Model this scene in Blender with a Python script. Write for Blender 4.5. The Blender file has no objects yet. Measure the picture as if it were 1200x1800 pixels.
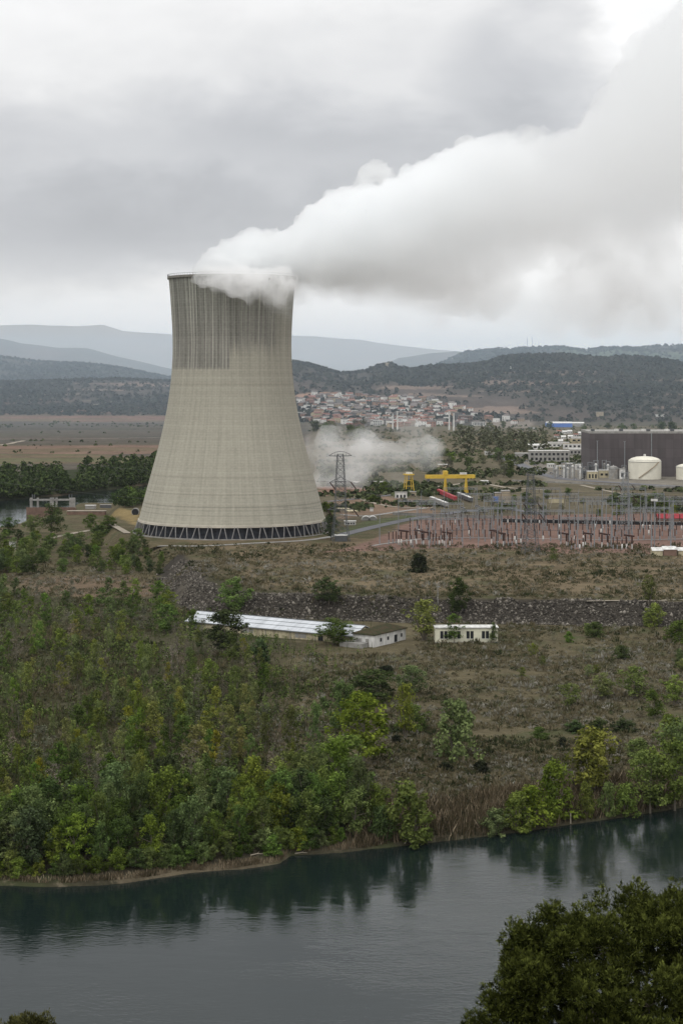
import bpy, math, random
import numpy as np
from mathutils import Vector, Matrix

sc = bpy.context.scene
COL = sc.collection
random.seed(7)
RNG = np.random.default_rng(7)
R = math.radians

# ------------------------------------------------------------------ camera
CAMZ, F, HY = 114.0, 3200.0, 655.0          # height above the river, focal length in px of the 1200x1800 photo, horizon row
cam_d = bpy.data.cameras.new("camera")
cam = bpy.data.objects.new("camera", cam_d)
COL.objects.link(cam)
cam.location = (0, 0, CAMZ)
cam.rotation_euler = (math.pi / 2, 0, 0)            # level camera with the lens shifted down, as with a rising-front lens
cam_d.sensor_fit = 'VERTICAL'
cam_d.sensor_height = 36
cam_d.lens = 36 * F / 1800
cam_d.shift_y = -(900 - HY) / 1800
cam_d.clip_start = 0.5
cam_d.clip_end = 60000
sc.camera = cam

# ------------------------------------------------------------------ render, exposure
sc.view_settings.view_transform = 'Standard'
sc.view_settings.look = 'None'
sc.view_settings.exposure = 0.0
sc.view_settings.gamma = 1
sc.render.engine = 'CYCLES'
cy = sc.cycles
cy.max_bounces = 24
cy.diffuse_bounces = 2
cy.glossy_bounces = 2
cy.transmission_bounces = 2
cy.volume_bounces = 22
cy.transparent_max_bounces = 8
cy.use_denoising = True
cy.use_adaptive_sampling = True
cy.adaptive_threshold = 0.01
cy.caustics_reflective = False
cy.caustics_refractive = False
cy.volume_max_steps = 256

# ------------------------------------------------------------------ node helper
class NT:
    def __init__(s, tree):
        s.t = tree; s.n = tree.nodes; s.l = tree.links
    def add(s, typ, **kw):
        nd = s.n.new(typ)
        for k, v in kw.items():
            if k.startswith('i_'):
                key = k[2:]
                key = int(key) if key.isdigit() else key
                s.put(nd.inputs[key], v)
            else:
                setattr(nd, k, v)
        return nd
    def put(s, sock, v):
        if isinstance(v, bpy.types.NodeSocket): s.l.new(v, sock)
        elif isinstance(v, (tuple, list)) and len(v) == 3 and sock.type == 'RGBA': sock.default_value = (*v, 1)
        else: sock.default_value = v
    def m(s, op, a, b=None, c=None, clamp=False):
        nd = s.n.new('ShaderNodeMath'); nd.operation = op; nd.use_clamp = clamp
        s.put(nd.inputs[0], a)
        if b is not None: s.put(nd.inputs[1], b)
        if c is not None: s.put(nd.inputs[2], c)
        return nd.outputs[0]
    def mix(s, f, a, b, mode='MIX'):
        nd = s.n.new('ShaderNodeMix'); nd.data_type = 'RGBA'; nd.blend_type = mode
        s.put(nd.inputs[0], f); s.put(nd.inputs[6], a); s.put(nd.inputs[7], b)
        return nd.outputs[2]
    def noise(s, vec, scale, detail=3, rough=0.55, dist=0.0):
        nd = s.n.new('ShaderNodeTexNoise')
        if vec is not None: s.put(nd.inputs['Vector'], vec)
        nd.inputs['Scale'].default_value = scale; nd.inputs['Detail'].default_value = detail
        nd.inputs['Roughness'].default_value = rough; nd.inputs['Distortion'].default_value = dist
        return nd.outputs[0]
    def ramp(s, f, lo, hi):
        nd = s.n.new('ShaderNodeMapRange'); nd.interpolation_type = 'SMOOTHSTEP'
        s.put(nd.inputs[0], f); s.put(nd.inputs[1], lo); s.put(nd.inputs[2], hi)
        nd.inputs[3].default_value = 0; nd.inputs[4].default_value = 1
        return nd.outputs[0]
    def scalev(s, vec, v):
        nd = s.n.new('ShaderNodeVectorMath'); nd.operation = 'MULTIPLY'
        s.put(nd.inputs[0], vec); nd.inputs[1].default_value = v
        return nd.outputs[0]

# ------------------------------------------------------------------ world
SUN_EL, SUN_AZ = R(52), R(215)
w = bpy.data.worlds.new("World"); sc.world = w; w.use_nodes = True
w.cycles.sampling_method = 'MANUAL'; w.cycles.sample_map_resolution = 512
t = NT(w.node_tree); t.n.clear()
out = t.add('ShaderNodeOutputWorld')
sky = t.add('ShaderNodeTexSky'); sky.sky_type = 'NISHITA'; sky.sun_disc = False
sky.sun_elevation = SUN_EL; sky.sun_rotation = SUN_AZ
bg1 = t.add('ShaderNodeBackground', i_0=sky.outputs[0], i_1=0.1)
tc = t.add('ShaderNodeTexCoord')
sep = t.add('ShaderNodeSeparateXYZ', i_0=tc.outputs['Generated'])
X, Y, Z = sep.outputs
yy = t.m('MAXIMUM', Y, 0.25)
az = t.m('DIVIDE', X, yy)                 # azimuth and elevation of the cloud deck as tangents
el = t.m('DIVIDE', Z, yy)
cmb = t.add('ShaderNodeCombineXYZ', i_0=az, i_1=t.m('MULTIPLY', el, 2.0), i_2=0.0)
P = cmb.outputs[0]
n1 = t.noise(P, 9, 6, 0.52, 0.3)
n2 = t.noise(P, 26, 5, 0.55, 0.2)
warp = t.m('ADD', t.m('MULTIPLY', t.m('SUBTRACT', n1, 0.5), 0.10), t.m('MULTIPLY', t.m('SUBTRACT', n2, 0.5), 0.03))
def blob(cx, cy, rx, ry, soft=1.0):
    dx = t.m('DIVIDE', t.m('ADD', t.m('SUBTRACT', az, cx), warp), rx)
    dy = t.m('DIVIDE', t.m('ADD', t.m('SUBTRACT', el, cy), t.m('MULTIPLY', warp, 0.6)), ry)
    d = t.m('ADD', t.m('MULTIPLY', dx, dx), t.m('MULTIPLY', dy, dy))
    return t.m('SUBTRACT', 1.0, t.ramp(d, 1.0 - 0.75 * soft, 1.0 + 0.9 * soft))
def px_t(px): return (px - 600) / F
def py_t(py): return (HY - py) / F
# overall: pale deck, grey under-sides, bright strip above the horizon
base = t.m('ADD', 0.84, t.m('MULTIPLY', t.m('SUBTRACT', n1, 0.5), 0.30))
base = t.m('ADD', base, t.m('MULTIPLY', t.m('SUBTRACT', n2, 0.5), 0.08))
top = t.ramp(el, 0.12, 0.21)
base = t.m('ADD', base, t.m('MULTIPLY', top, 0.10))
def sub(v, f, k): return t.m('SUBTRACT', v, t.m('MULTIPLY', f, k))
base = sub(base, blob(px_t(150), py_t(330), 0.27, 0.050), 0.17)
base = sub(base, blob(px_t(330), py_t(395), 0.14, 0.030), 0.10)
base = sub(base, blob(px_t(960), py_t(120), 0.055, 0.042, 0.7), 0.14)
base = sub(base, blob(px_t(650), py_t(160), 0.12, 0.04), 0.08)
base = sub(base, blob(px_t(1125), py_t(425), 0.02, 0.012), 0.14)
low = t.m('SUBTRACT', 1.0, t.ramp(t.m('ADD', t.m('SUBTRACT', el, t.m('MULTIPLY', az, 0.10)), t.m('MULTIPLY', warp, 0.5)), 0.050, 0.074))
base = t.m('ADD', base, t.m('MULTIPLY', low, 0.40))
base = sub(base, t.m('MULTIPLY', t.ramp(el, 0.215, 0.27), t.m('SUBTRACT', 1.0, t.ramp(el, 0.42, 0.62))), 0.33)  # grey band above the view, added to darken the river's reflection
base = t.m('ADD', base, t.m('MULTIPLY', blob(px_t(1200), py_t(60), 0.040, 0.08, 0.9), 0.09))
zen = t.ramp(Z, 0.21, 0.75)
base = t.m('ADD', base, t.m('MULTIPLY', zen, 0.48))
back = t.ramp(t.m('MULTIPLY', Y, -1.0), -0.2, 0.8)
base = t.m('ADD', base, t.m('MULTIPLY', back, 0.12))
below = t.ramp(Z, -0.02, -0.10)
colr = t.mix(t.ramp(base, 0.5, 0.95), (0.955, 0.975, 1.02), (1.0, 1.0, 1.0))
sc3 = t.add('ShaderNodeVectorMath', operation='SCALE', i_0=colr); t.put(sc3.inputs['Scale'], base)
colr = t.mix(below, sc3.outputs[0], (0.10, 0.10, 0.09))
bg2 = t.add('ShaderNodeBackground', i_0=colr, i_1=1.0)
mx = t.add('ShaderNodeMixShader', i_0=0.96, i_1=bg1.outputs[0], i_2=bg2.outputs[0])
t.l.new(mx.outputs[0], out.inputs[0])

sun_d = bpy.data.lights.new("sun", 'SUN'); sun_d.energy = 0.95; sun_d.angle = R(25); sun_d.color = (1, 0.985, 0.955)
sun = bpy.data.objects.new("sun", sun_d); COL.objects.link(sun)
sdir = Vector((math.sin(SUN_AZ) * math.cos(SUN_EL), math.cos(SUN_AZ) * math.cos(SUN_EL), math.sin(SUN_EL)))
sun.rotation_euler = sdir.to_track_quat('Z', 'Y').to_euler()

# ------------------------------------------------------------------ noise and terrain functions
def _hash(ix, iy, seed):
    h = (ix.astype(np.int64) * 374761393 + iy.astype(np.int64) * 668265263 + seed * 1442695041) & 0xffffffff
    h = ((h ^ (h >> 13)) * 1274126177) & 0xffffffff
    h = h ^ (h >> 16)
    return (h & 0xffff) / 65535.0
def vnoise(x, y, seed=0):
    ix = np.floor(x); iy = np.floor(y); fx = x - ix; fy = y - iy
    fx = fx * fx * (3 - 2 * fx); fy = fy * fy * (3 - 2 * fy)
    a = _hash(ix, iy, seed); b = _hash(ix + 1, iy, seed); c = _hash(ix, iy + 1, seed); d = _hash(ix + 1, iy + 1, seed)
    return (a * (1 - fx) + b * fx) * (1 - fy) + (c * (1 - fx) + d * fx) * fy
def fbm(x, y, scale, octaves=4, seed=0, gain=0.5):
    v = 0; a = 1; tot = 0
    for o in range(octaves):
        v = v + a * (vnoise(x / scale * 2 ** o, y / scale * 2 ** o, seed + o * 17) - 0.5); tot += a; a *= gain
    return v / tot * 2
def sstep(a, b, x):
    tt = np.clip((x - a) / (b - a), 0, 1); return tt * tt * (3 - 2 * tt)
def W(px, py, z):                      # photo pixel at height z -> world
    y = (CAMZ - z) * F / (py - HY); return ((px - 600) * y / F, y)
def D(px, py, d):                      # photo pixel at depth d -> world
    return ((px - 600) * d / F, d, CAMZ - (py - HY) * d / F)
def sdpoly(x, y, poly):                # signed distance, positive inside
    x = np.asarray(x, float); y = np.asarray(y, float)
    d = np.full(x.shape, 1e18); ins = np.zeros(x.shape, bool)
    n = len(poly)
    for i in range(n):
        ax, ay = poly[i]; bx, by = poly[(i + 1) % n]
        ex, ey = bx - ax, by - ay
        tt = np.clip(((x - ax) * ex + (y - ay) * ey) / (ex * ex + ey * ey), 0, 1)
        d = np.minimum(d, (x - ax - tt * ex) ** 2 + (y - ay - tt * ey) ** 2)
        c = ((ay > y) != (by > y))
        with np.errstate(divide='ignore', invalid='ignore'):
            ins ^= c & (x < (bx - ax) * (y - ay) / (by - ay if by != ay else 1e-9) + ax)
    return np.where(ins, 1, -1) * np.sqrt(d)
BANK = [(-400, 398)] + [W(px, py, 0) for px, py in [(0, 1556), (90, 1559), (170, 1556), (230, 1551), (330, 1535), (420, 1529), (490, 1519), (512, 1504), (600, 1499), (700, 1487), (800, 1478), (860, 1470), (1000, 1450), (1100, 1436), (1200, 1420)]] + [(200, 545), (400, 640), (900, 800)]
BX = np.array([p[0] for p in BANK]); BY = np.array([p[1] for p in BANK])
PLATEAU = [(700, 745), (146, 778), (25, 795), (-40, 812), (-64, 826), (-82, 883), (-102, 1011), (-140, 1100), (-165, 1200), (-172, 1320), (-185, 1440), (-150, 1600), (-100, 1750), (-50, 1820), (-45, 2400), (-60, 3450), (3000, 3450), (3000, 745)]
BACKRIVER = [(-900, 1120), (-420, 1230), W(0, 936, 0), W(45, 926, 0), W(100, 905, 0), W(135, 893, 0), W(190, 893, 0), W(230, 884, 0), (-172, 1640), (-150, 1700), (-110, 1790), (-75, 1850), (-80, 2600), (-180, 3400), (-260, 3400), (-170, 2600), (-150, 1960), W(270, 851, 0), W(200, 860, 0), W(100, 872, 0), W(0, 880, 0), (-420, 1590), (-900, 1500)]
RIDGES = [  # crest depth, foot depth, silhouette (px, py), end heights outside
    (4300, 3420, [(380, 745), (440, 700), (480, 640), (515, 637), (545, 641), (580, 653), (600, 659), (640, 655), (665, 645), (685, 641), (700, 648), (730, 650), (760, 646), (830, 643), (860, 640), (890, 629), (930, 625), (1000, 626), (1060, 631), (1100, 629), (1150, 631), (1200, 640), (1400, 652)]),
    (4700, 3950, [(-700, 640), (-200, 668), (0, 674), (100, 671), (200, 668), (300, 673), (400, 690), (480, 715), (520, 730)]),
    (6200, 4900, [(-700, 600), (-200, 620), (0, 628), (60, 636), (150, 640), (200, 648), (240, 655), (300, 665), (480, 680), (600, 690)]),
    (6600, 5000, [(600, 690), (700, 668), (760, 645), (790, 632), (820, 620), (860, 616), (930, 612), (990, 612), (1030, 618), (1060, 612), (1200, 608), (1500, 604), (2000, 600)]),
    (9500, 7600, [(-700, 570), (-100, 588), (0, 595), (40, 603), (100, 612), (150, 612), (200, 625), (300, 648), (400, 655), (600, 655), (650, 648), (680, 640), (700, 630), (760, 621), (800, 617), (850, 622), (1000, 640)]),
    (16000, 12500, [(-700, 560), (-200, 575), (0, 572), (60, 570), (130, 573), (180, 571), (215, 583), (300, 588), (515, 590), (560, 592), (640, 598), (700, 608), (760, 614), (800, 617), (900, 628), (1300, 640)]),
]
def terrain(x, y):
    x = np.asarray(x, float); y = np.asarray(y, float)
    yb = np.interp(x, BX, BY) + fbm(x, y * 0, 14, 3, 5) * 1.2
    # our own hillside and the near bank
    zn = np.where(y < 6, 112.3, np.interp(y, [6, 60, 150, 235, 262, 275], [112.0, 84, 36, 5, 0.5, -2]))
    zn = zn + np.where(y < 250, fbm(x, y, 9, 3, 3) * 0.9 * np.clip(y / 30, 0, 1), 0)
    d = y - yb
    low = np.interp(d, [-8, -0.6, 0.8, 8, 26, 60], [-2.0, -0.5, 0.7, 2.2, 4.2, 5.0])
    low = low + fbm(x, y, 26, 4, 11) * 0.9 * sstep(0, 30, d)
    z = np.where(y < 300, zn, low)
    # plateau of the power station
    sd = sdpoly(x, y, PLATEAU)
    roll = fbm(x, y, 70, 4, 21)
    wdt = 14 + 6 * fbm(x, y, 40, 2, 8)
    pl = sstep(0, 1, sd / np.clip(wdt, 6, 40))
    flat = sstep(1020, 1075, y)
    zp = 14 + (1 - flat) * roll * 1.5 * pl + flat * fbm(x, y, 120, 3, 31) * 0.5
    z = np.where(y > 500, z * (1 - pl) + zp * pl, z)
    # plain beyond the back river
    z = z + sstep(1900, 3900, y) * (1 - pl) * 2.0
    sr = sdpoly(x, y, BACKRIVER)
    z = np.where(y > 900, np.minimum(z, np.interp(-sr, [-6, 0, 6, 24], [-2.0, -0.3, 2.2, 60])), z)
    base = 9.0
    for k, (cd, fd, sil) in enumerate(RIDGES):
        px = 600 + F * x / cd
        s = np.array(sil, float)
        py = np.interp(px, s[:, 0], s[:, 1])
        n = fbm(x, y * 0.0, cd * 0.02, 3, 40 + k) * cd * 0.0006
        H = CAMZ - (py - HY) * cd / F + n
        tt = (y - fd) / (cd - fd)
        tt = tt + fbm(x, y, 420 + cd * 0.03, 4, 50 + k) * 0.16 * sstep(0, 0.3, tt) * (1 - sstep(0.8, 1.0, tt))
        s1 = sstep(0, 1, tt) * 0.55 + np.clip(tt, 0, 1) * 0.45
        s1 = s1 * (1 - 0.55 * sstep(0, 1, (y - cd) / (cd * 0.28)))
        hh = base + (H - base) * s1
        # gullies
        hh = hh + np.abs(fbm(x, y, 260 + cd * 0.02, 4, 60 + k)) * (-18) * sstep(0.1, 0.5, tt) * (1 - sstep(0.75, 0.98, tt))
        z = np.where((y > fd) & (hh > z), hh, z)
    return z
def hz(x, y): return float(terrain(np.array([x]), np.array([y]))[0])
def G(px, py, dmin=300, dmax=9000):    # photo pixel -> where its ray first meets the terrain
    ys = 1 / np.linspace(1 / dmin, 1 / dmax, 300)
    def first(ys):
        below = terrain((px - 600) * ys / F, ys) >= CAMZ - (py - HY) * ys / F
        return int(np.argmax(below)) if below.any() else len(ys) - 1
    i = max(1, first(ys)); ys = np.linspace(ys[i - 1], ys[i], 24); i = first(ys)
    x = float((px - 600) * ys[i] / F); y = float(ys[i]); return x, y, hz(x, y)

# ------------------------------------------------------------------ mesh helpers
def mesh_obj(name, verts, faces, mats, parent=None, mi=None, smooth=False, col=None):
    me = bpy.data.meshes.new(name)
    if isinstance(faces, np.ndarray):
        v = np.asarray(verts, np.float32); k = faces.shape[1]; nf = len(faces)
        me.vertices.add(len(v)); me.vertices.foreach_set('co', v.ravel())
        me.loops.add(nf * k); me.loops.foreach_set('vertex_index', faces.astype(np.int32).ravel())
        me.polygons.add(nf); me.polygons.foreach_set('loop_start', np.arange(0, nf * k, k, dtype=np.int32))
        me.update(calc_edges=True)
    else:
        me.from_pydata([tuple(v) for v in verts], [], faces); me.update()
    for m in (mats if isinstance(mats, (list, tuple)) else [mats]): me.materials.append(m)
    if mi is not None: me.polygons.foreach_set('material_index', np.asarray(mi, np.int32))
    if smooth: me.polygons.foreach_set('use_smooth', np.ones(len(me.polygons), bool))
    if col is not None:
        a = me.color_attributes.new('tint', 'FLOAT_COLOR', 'POINT')
        c = np.ones((len(me.vertices), 4), np.float32); cc = np.asarray(col, np.float32)
        c[:, :cc.shape[1] if cc.ndim > 1 else 1] = cc if cc.ndim > 1 else cc[:, None]
        if cc.ndim == 1: c[:, 0] = c[:, 1] = c[:, 2] = cc
        a.data.foreach_set('color', c.ravel())
    o = bpy.data.objects.new(name, me); COL.objects.link(o)
    if parent: o.parent = parent
    return o
def tag(o, label=None, cat=None, group=None, kind=None):
    if label: o['label'] = label
    if cat: o['category'] = cat
    if group: o['group'] = group
    if kind: o['kind'] = kind
    return o
def thing(name, loc, rz, label, cat, group=None):
    o = bpy.data.objects.new(name, None); COL.objects.link(o)
    o.empty_display_size = 0.5; o.location = loc; o.rotation_euler = (0, 0, rz)
    return tag(o, label, cat, group)
def dup(o, parent=None, loc=None, rz=None, s=None, label=None, group=None):
    c = o.copy(); COL.objects.link(c)
    if parent: c.parent = parent
    if loc is not None: c.location = loc
    if rz is not None: c.rotation_euler = (0, 0, rz)
    if s is not None: c.scale = (s, s, s) if not isinstance(s, tuple) else s
    if label: c['label'] = label
    if group: c['group'] = group
    for ch in o.children: dup(ch, c)
    return c
class MB:
    def __init__(s): s.v = []; s.f = []; s.mi = []; s.cur = 0
    def add(s, vs, fs):
        o = len(s.v); s.v += [tuple(v) for v in vs]; s.f += [[i + o for i in f] for f in fs]; s.mi += [s.cur] * len(fs); return s
    def box(s, x0, x1, y0, y1, z0, z1):
        return s.add([(x0, y0, z0), (x1, y0, z0), (x1, y1, z0), (x0, y1, z0), (x0, y0, z1), (x1, y0, z1), (x1, y1, z1), (x0, y1, z1)],
                     [(0, 3, 2, 1), (4, 5, 6, 7), (0, 1, 5, 4), (1, 2, 6, 5), (2, 3, 7, 6), (3, 0, 4, 7)])
    def bar(s, p, q, r0, r1=None, n=4, caps=True):
        p = Vector(p); q = Vector(q); r1 = r0 if r1 is None else r1
        d = (q - p).normalized(); a = d.orthogonal().normalized() if abs(d.z) < 0.99 else Vector((1, 1, 0)).normalized(); b = d.cross(a)
        vs = []
        for c, r in ((p, r0), (q, r1)):
            for i in range(n):
                th = 2 * math.pi * i / n; vs.append(c + (a * math.cos(th) + b * math.sin(th)) * r)
        fs = [(i, (i + 1) % n, n + (i + 1) % n, n + i) for i in range(n)]
        if caps: fs += [tuple(range(n))[::-1], tuple(range(n, 2 * n))]
        return s.add(vs, fs)
    def lathe(s, prof, n=32, cx=0, cy=0, a0=0, a1=2 * math.pi):
        full = abs(a1 - a0 - 2 * math.pi) < 1e-6; m = n if full else n + 1
        vs = [(cx + r * math.cos(a0 + (a1 - a0) * i / n), cy + r * math.sin(a0 + (a1 - a0) * i / n), z) for r, z in prof for i in range(m)]
        fs = []
        for k in range(len(prof) - 1):
            for i in range(n):
                j = (i + 1) % m; fs.append((k * m + i, k * m + j, (k + 1) * m + j, (k + 1) * m + i))
        return s.add(vs, fs)
    def gable(s, x0, x1, y0, y1, z, h, o=0.3, th=0.2):      # roof slabs, ridge along x
        ym = (y0 + y1) / 2
        x0 -= o; x1 += o; k = h / (ym - y0); y0 -= o; y1 += o; zl = z - k * o
        vs = [(x0, y0, zl), (x1, y0, zl), (x1, ym, z + h), (x0, ym, z + h), (x0, y1, zl), (x1, y1, zl)]
        vs += [(a, b, c + th) for a, b, c in vs]
        return s.add(vs, [(6, 7, 8, 9), (9, 8, 11, 10), (0, 3, 2, 1), (3, 4, 5, 2), (0, 1, 7, 6), (4, 10, 11, 5), (0, 6, 9, 3), (3, 9, 10, 4), (1, 2, 8, 7), (2, 5, 11, 8)])
    def gable_walls(s, x0, x1, y0, y1, z1, h):
        ym = (y0 + y1) / 2
        return s.add([(x0, y0, -1.5), (x1, y0, -1.5), (x1, y1, -1.5), (x0, y1, -1.5), (x0, y0, z1), (x1, y0, z1), (x1, y1, z1), (x0, y1, z1), (x0, ym, z1 + h), (x1, ym, z1 + h)],
                     [(0, 1, 5, 4), (2, 3, 7, 6), (1, 2, 6, 9, 5), (3, 0, 4, 8, 7)])
    def dome(s, cx, cy, cz, rx, ry, rz, n=10, m=5, full=False):
        prof = []
        a0 = -math.pi / 2 if full else 0
        vs = []; fs = []
        for j in range(m + 1):
            a = a0 + (math.pi / 2 - a0) * j / m
            for i in range(n):
                th = 2 * math.pi * i / n
                vs.append((cx + rx * math.cos(a) * math.cos(th), cy + ry * math.cos(a) * math.sin(th), cz + rz * math.sin(a)))
        for j in range(m):
            for i in range(n):
                k = (i + 1) % n; fs.append((j * n + i, j * n + k, (j + 1) * n + k, (j + 1) * n + i))
        return s.add(vs, fs)
    def build(s, name, mats, parent=None, smooth=False):
        return mesh_obj(name, s.v, s.f, mats, parent, s.mi, smooth)

# ------------------------------------------------------------------ materials
def mat(name, col, rough=0.85, var=0.15, vscale=0.6, metal=0.0, spec=0.12, stretch=(1, 1, 1), col2=None, objvar=0.0, bump=0.0):
    m = bpy.data.materials.new(name); m.use_nodes = True
    t = NT(m.node_tree); b = t.n['Principled BSDF']
    tc = t.add('ShaderNodeTexCoord')
    v = t.scalev(tc.outputs['Object'], stretch)
    n = t.noise(v, vscale, 4, 0.6)
    c2 = col2 or tuple(c * (1 - var * 2) for c in col)
    c = t.mix(t.ramp(n, 0.35, 0.68), col, c2)
    if objvar:
        oi = t.add('ShaderNodeObjectInfo')
        hsv = t.add('ShaderNodeHueSaturation', i_Color=c)
        t.put(hsv.inputs['Value'], t.m('ADD', 1 - objvar, t.m('MULTIPLY', oi.outputs['Random'], 2 * objvar)))
        r2 = t.m('FRACT', t.m('MULTIPLY', oi.outputs['Random'], 7.31))
        t.put(hsv.inputs['Hue'], t.m('ADD', 0.5 - objvar * 0.06, t.m('MULTIPLY', r2, objvar * 0.12)))
        c = hsv.outputs[0]
    t.put(b.inputs['Base Color'], c)
    b.inputs['Roughness'].default_value = rough; b.inputs['Metallic'].default_value = metal
    b.inputs['Specular IOR Level'].default_value = spec
    if bump:
        bp = t.add('ShaderNodeBump', i_Height=n, i_Strength=bump); t.put(b.inputs['Normal'], bp.outputs[0])
    return m
def leafmat(name, c1, c2, objvar=0.36, sub=0.25):
    m = bpy.data.materials.new(name); m.use_nodes = True
    t = NT(m.node_tree); t.n.clear()
    o = t.add('ShaderNodeOutputMaterial')
    at = t.add('ShaderNodeAttribute', attribute_name='tint')
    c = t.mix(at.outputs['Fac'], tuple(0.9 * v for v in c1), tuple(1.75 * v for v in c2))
    oi = t.add('ShaderNodeObjectInfo')
    hsv = t.add('ShaderNodeHueSaturation', i_Color=c)
    t.put(hsv.inputs['Value'], t.m('ADD', 1 - objvar, t.m('MULTIPLY', oi.outputs['Random'], 2 * objvar)))
    r2 = t.m('FRACT', t.m('MULTIPLY', oi.outputs['Random'], 7.31))
    t.put(hsv.inputs['Hue'], t.m('ADD', 0.468, t.m('MULTIPLY', r2, 0.035)))
    r3 = t.m('FRACT', t.m('MULTIPLY', oi.outputs['Random'], 17.7))
    t.put(hsv.inputs['Saturation'], t.m('ADD', 0.8, t.m('MULTIPLY', r3, 0.35)))
    d = t.add('ShaderNodeBsdfDiffuse', i_Color=hsv.outputs[0])
    tr = t.add('ShaderNodeBsdfTranslucent', i_Color=hsv.outputs[0])
    mx = t.add('ShaderNodeMixShader', i_0=sub, i_1=d.outputs[0], i_2=tr.outputs[0])
    t.l.new(mx.outputs[0], o.inputs[0])
    return m
def volmat(name, dens, col=(1, 1, 1), aniso=0.0, build=None):
    m = bpy.data.materials.new(name); m.use_nodes = True
    t = NT(m.node_tree); t.n.clear()
    o = t.add('ShaderNodeOutputMaterial')
    v = t.add('ShaderNodeVolumePrincipled')
    v.inputs['Color'].default_value = (*col, 1); v.inputs['Density'].default_value = dens
    v.inputs['Anisotropy'].default_value = aniso
    if build: t.put(v.inputs['Density'], build(t))
    t.l.new(v.outputs[0], o.inputs['Volume'])
    return m
M = {}
M['white'] = mat('white_paint', (0.66, 0.65, 0.62), var=0.17, vscale=0.6, stretch=(1, 1, 0.3))
M['cream'] = mat('cream_wall', (0.50, 0.44, 0.30), var=0.2, vscale=0.5, stretch=(1, 1, 0.3))
M['steel'] = mat('galvanised_steel', (0.25, 0.265, 0.275), rough=0.5, metal=0.2, var=0.1)
M['darksteel'] = mat('dark_steel', (0.10, 0.105, 0.11), rough=0.5, var=0.1)
M['insul'] = mat('brown_porcelain', (0.05, 0.025, 0.02), rough=0.35, var=0.1)
M['bark'] = mat('bark', (0.16, 0.14, 0.11), var=0.2, vscale=2, stretch=(1, 1, 0.2))
M['dark'] = mat('dark_opening', (0.02, 0.022, 0.025), rough=0.5, var=0.1)
M['yellow'] = mat('yellow_crane_paint', (0.62, 0.42, 0.06), rough=0.5, var=0.08)
M['red'] = mat('red_paint', (0.34, 0.04, 0.05), rough=0.5, var=0.1)
M['blue'] = mat('blue_cladding', (0.10, 0.20, 0.52), rough=0.5, var=0.08)
M['beige'] = mat('beige_render', (0.36, 0.30, 0.22), var=0.12, vscale=0.2)
M['greyconc'] = mat('grey_concrete', (0.30, 0.29, 0.27), var=0.15, vscale=0.3)
M['asphalt'] = mat('asphalt', (0.14, 0.14, 0.15), var=0.12, vscale=0.2)
M['track'] = mat('pale_dirt_track', (0.33, 0.29, 0.23), var=0.15, vscale=0.3)
M['terracotta'] = mat('terracotta_tiles', (0.22, 0.115, 0.085), var=0.2, vscale=0.3, objvar=0.25)
M['housewall'] = mat('lime_render', (0.50, 0.46, 0.39), var=0.12, vscale=0.3, objvar=0.35)
M['moss'] = mat('mossy_roof', (0.026, 0.030, 0.010), col2=(0.052, 0.036, 0.020), vscale=0.5)
M['brownclad'] = mat('brown_cladding', (0.088, 0.076, 0.078), rough=0.6, var=0.06, vscale=0.2, stretch=(1, 1, 0.1))
M['tankpaint'] = mat('cream_tank_paint', (0.68, 0.65, 0.55), rough=0.5, var=0.06, vscale=0.15)
M['rock'] = mat('riprap_rock', (0.17, 0.155, 0.14), col2=(0.045, 0.042, 0.04), vscale=0.9)
M['redwall'] = mat('red_brown_masonry', (0.20, 0.13, 0.10), var=0.15, vscale=0.3)

# ---- ground material: soil colour comes from a per-vertex land-use map, broken up with noise at several scales
def ground_mat():
    m = bpy.data.materials.new('ground_soil'); m.use_nodes = True
    t = NT(m.node_tree); b = t.n['Principled BSDF']
    at = t.add('ShaderNodeAttribute', attribute_name='tint')
    g = t.add('ShaderNodeNewGeometry')
    pos = g.outputs['Position']
    n_s = t.noise(pos, 0.9, 4, 0.65)
    n_m = t.noise(pos, 0.12, 5, 0.6, 0.4)
    n_l = t.noise(pos, 0.018, 4, 0.6, 0.5)
    sp = t.add('ShaderNodeSeparateXYZ', i_0=pos)
    far = t.ramp(sp.outputs[1], 2600, 3900)
    f1 = t.m('ADD', 0.45, t.m('MULTIPLY', n_s, 1.1))
    f2 = t.m('ADD', 0.45, t.m('MULTIPLY', n_m, 1.1))
    f3 = t.m('ADD', 0.55, t.m('MULTIPLY', n_l, 0.9))
    k = t.m('MULTIPLY', t.m('MULTIPLY', t.m('MULTIPLY', f1, f2), f3), 0.97)
    sc_ = t.add('ShaderNodeVectorMath', operation='SCALE', i_0=at.outputs['Color']); t.put(sc_.inputs['Scale'], k)
    c = sc_.outputs[0]
    # olive grass patches near
    gp = t.m('MULTIPLY', t.ramp(t.noise(pos, 0.05, 5, 0.65, 0.3), 0.50, 0.62), at.outputs['Alpha'])
    c = t.mix(t.m('MULTIPLY', gp, 0.6), c, (0.050, 0.060, 0.026))
    st = t.m('MULTIPLY', t.ramp(t.noise(pos, 0.33, 5, 0.7, 0.2), 0.55, 0.70), at.outputs['Alpha'])
    c = t.mix(t.m('MULTIPLY', st, 0.5), c, (0.17, 0.14, 0.10))
    t.put(b.inputs['Base Color'], c)
    b.inputs['Roughness'].default_value = 1.0; b.inputs['Specular IOR Level'].default_value = 0.05
    bp = t.add('ShaderNodeBump', i_Height=t.m('ADD', n_s, t.m('MULTIPLY', n_m, 4.0)), i_Strength=0.5, i_Distance=1.0)
    t.put(b.inputs['Normal'], bp.outputs[0])
    return m
M['ground'] = ground_mat()

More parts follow.
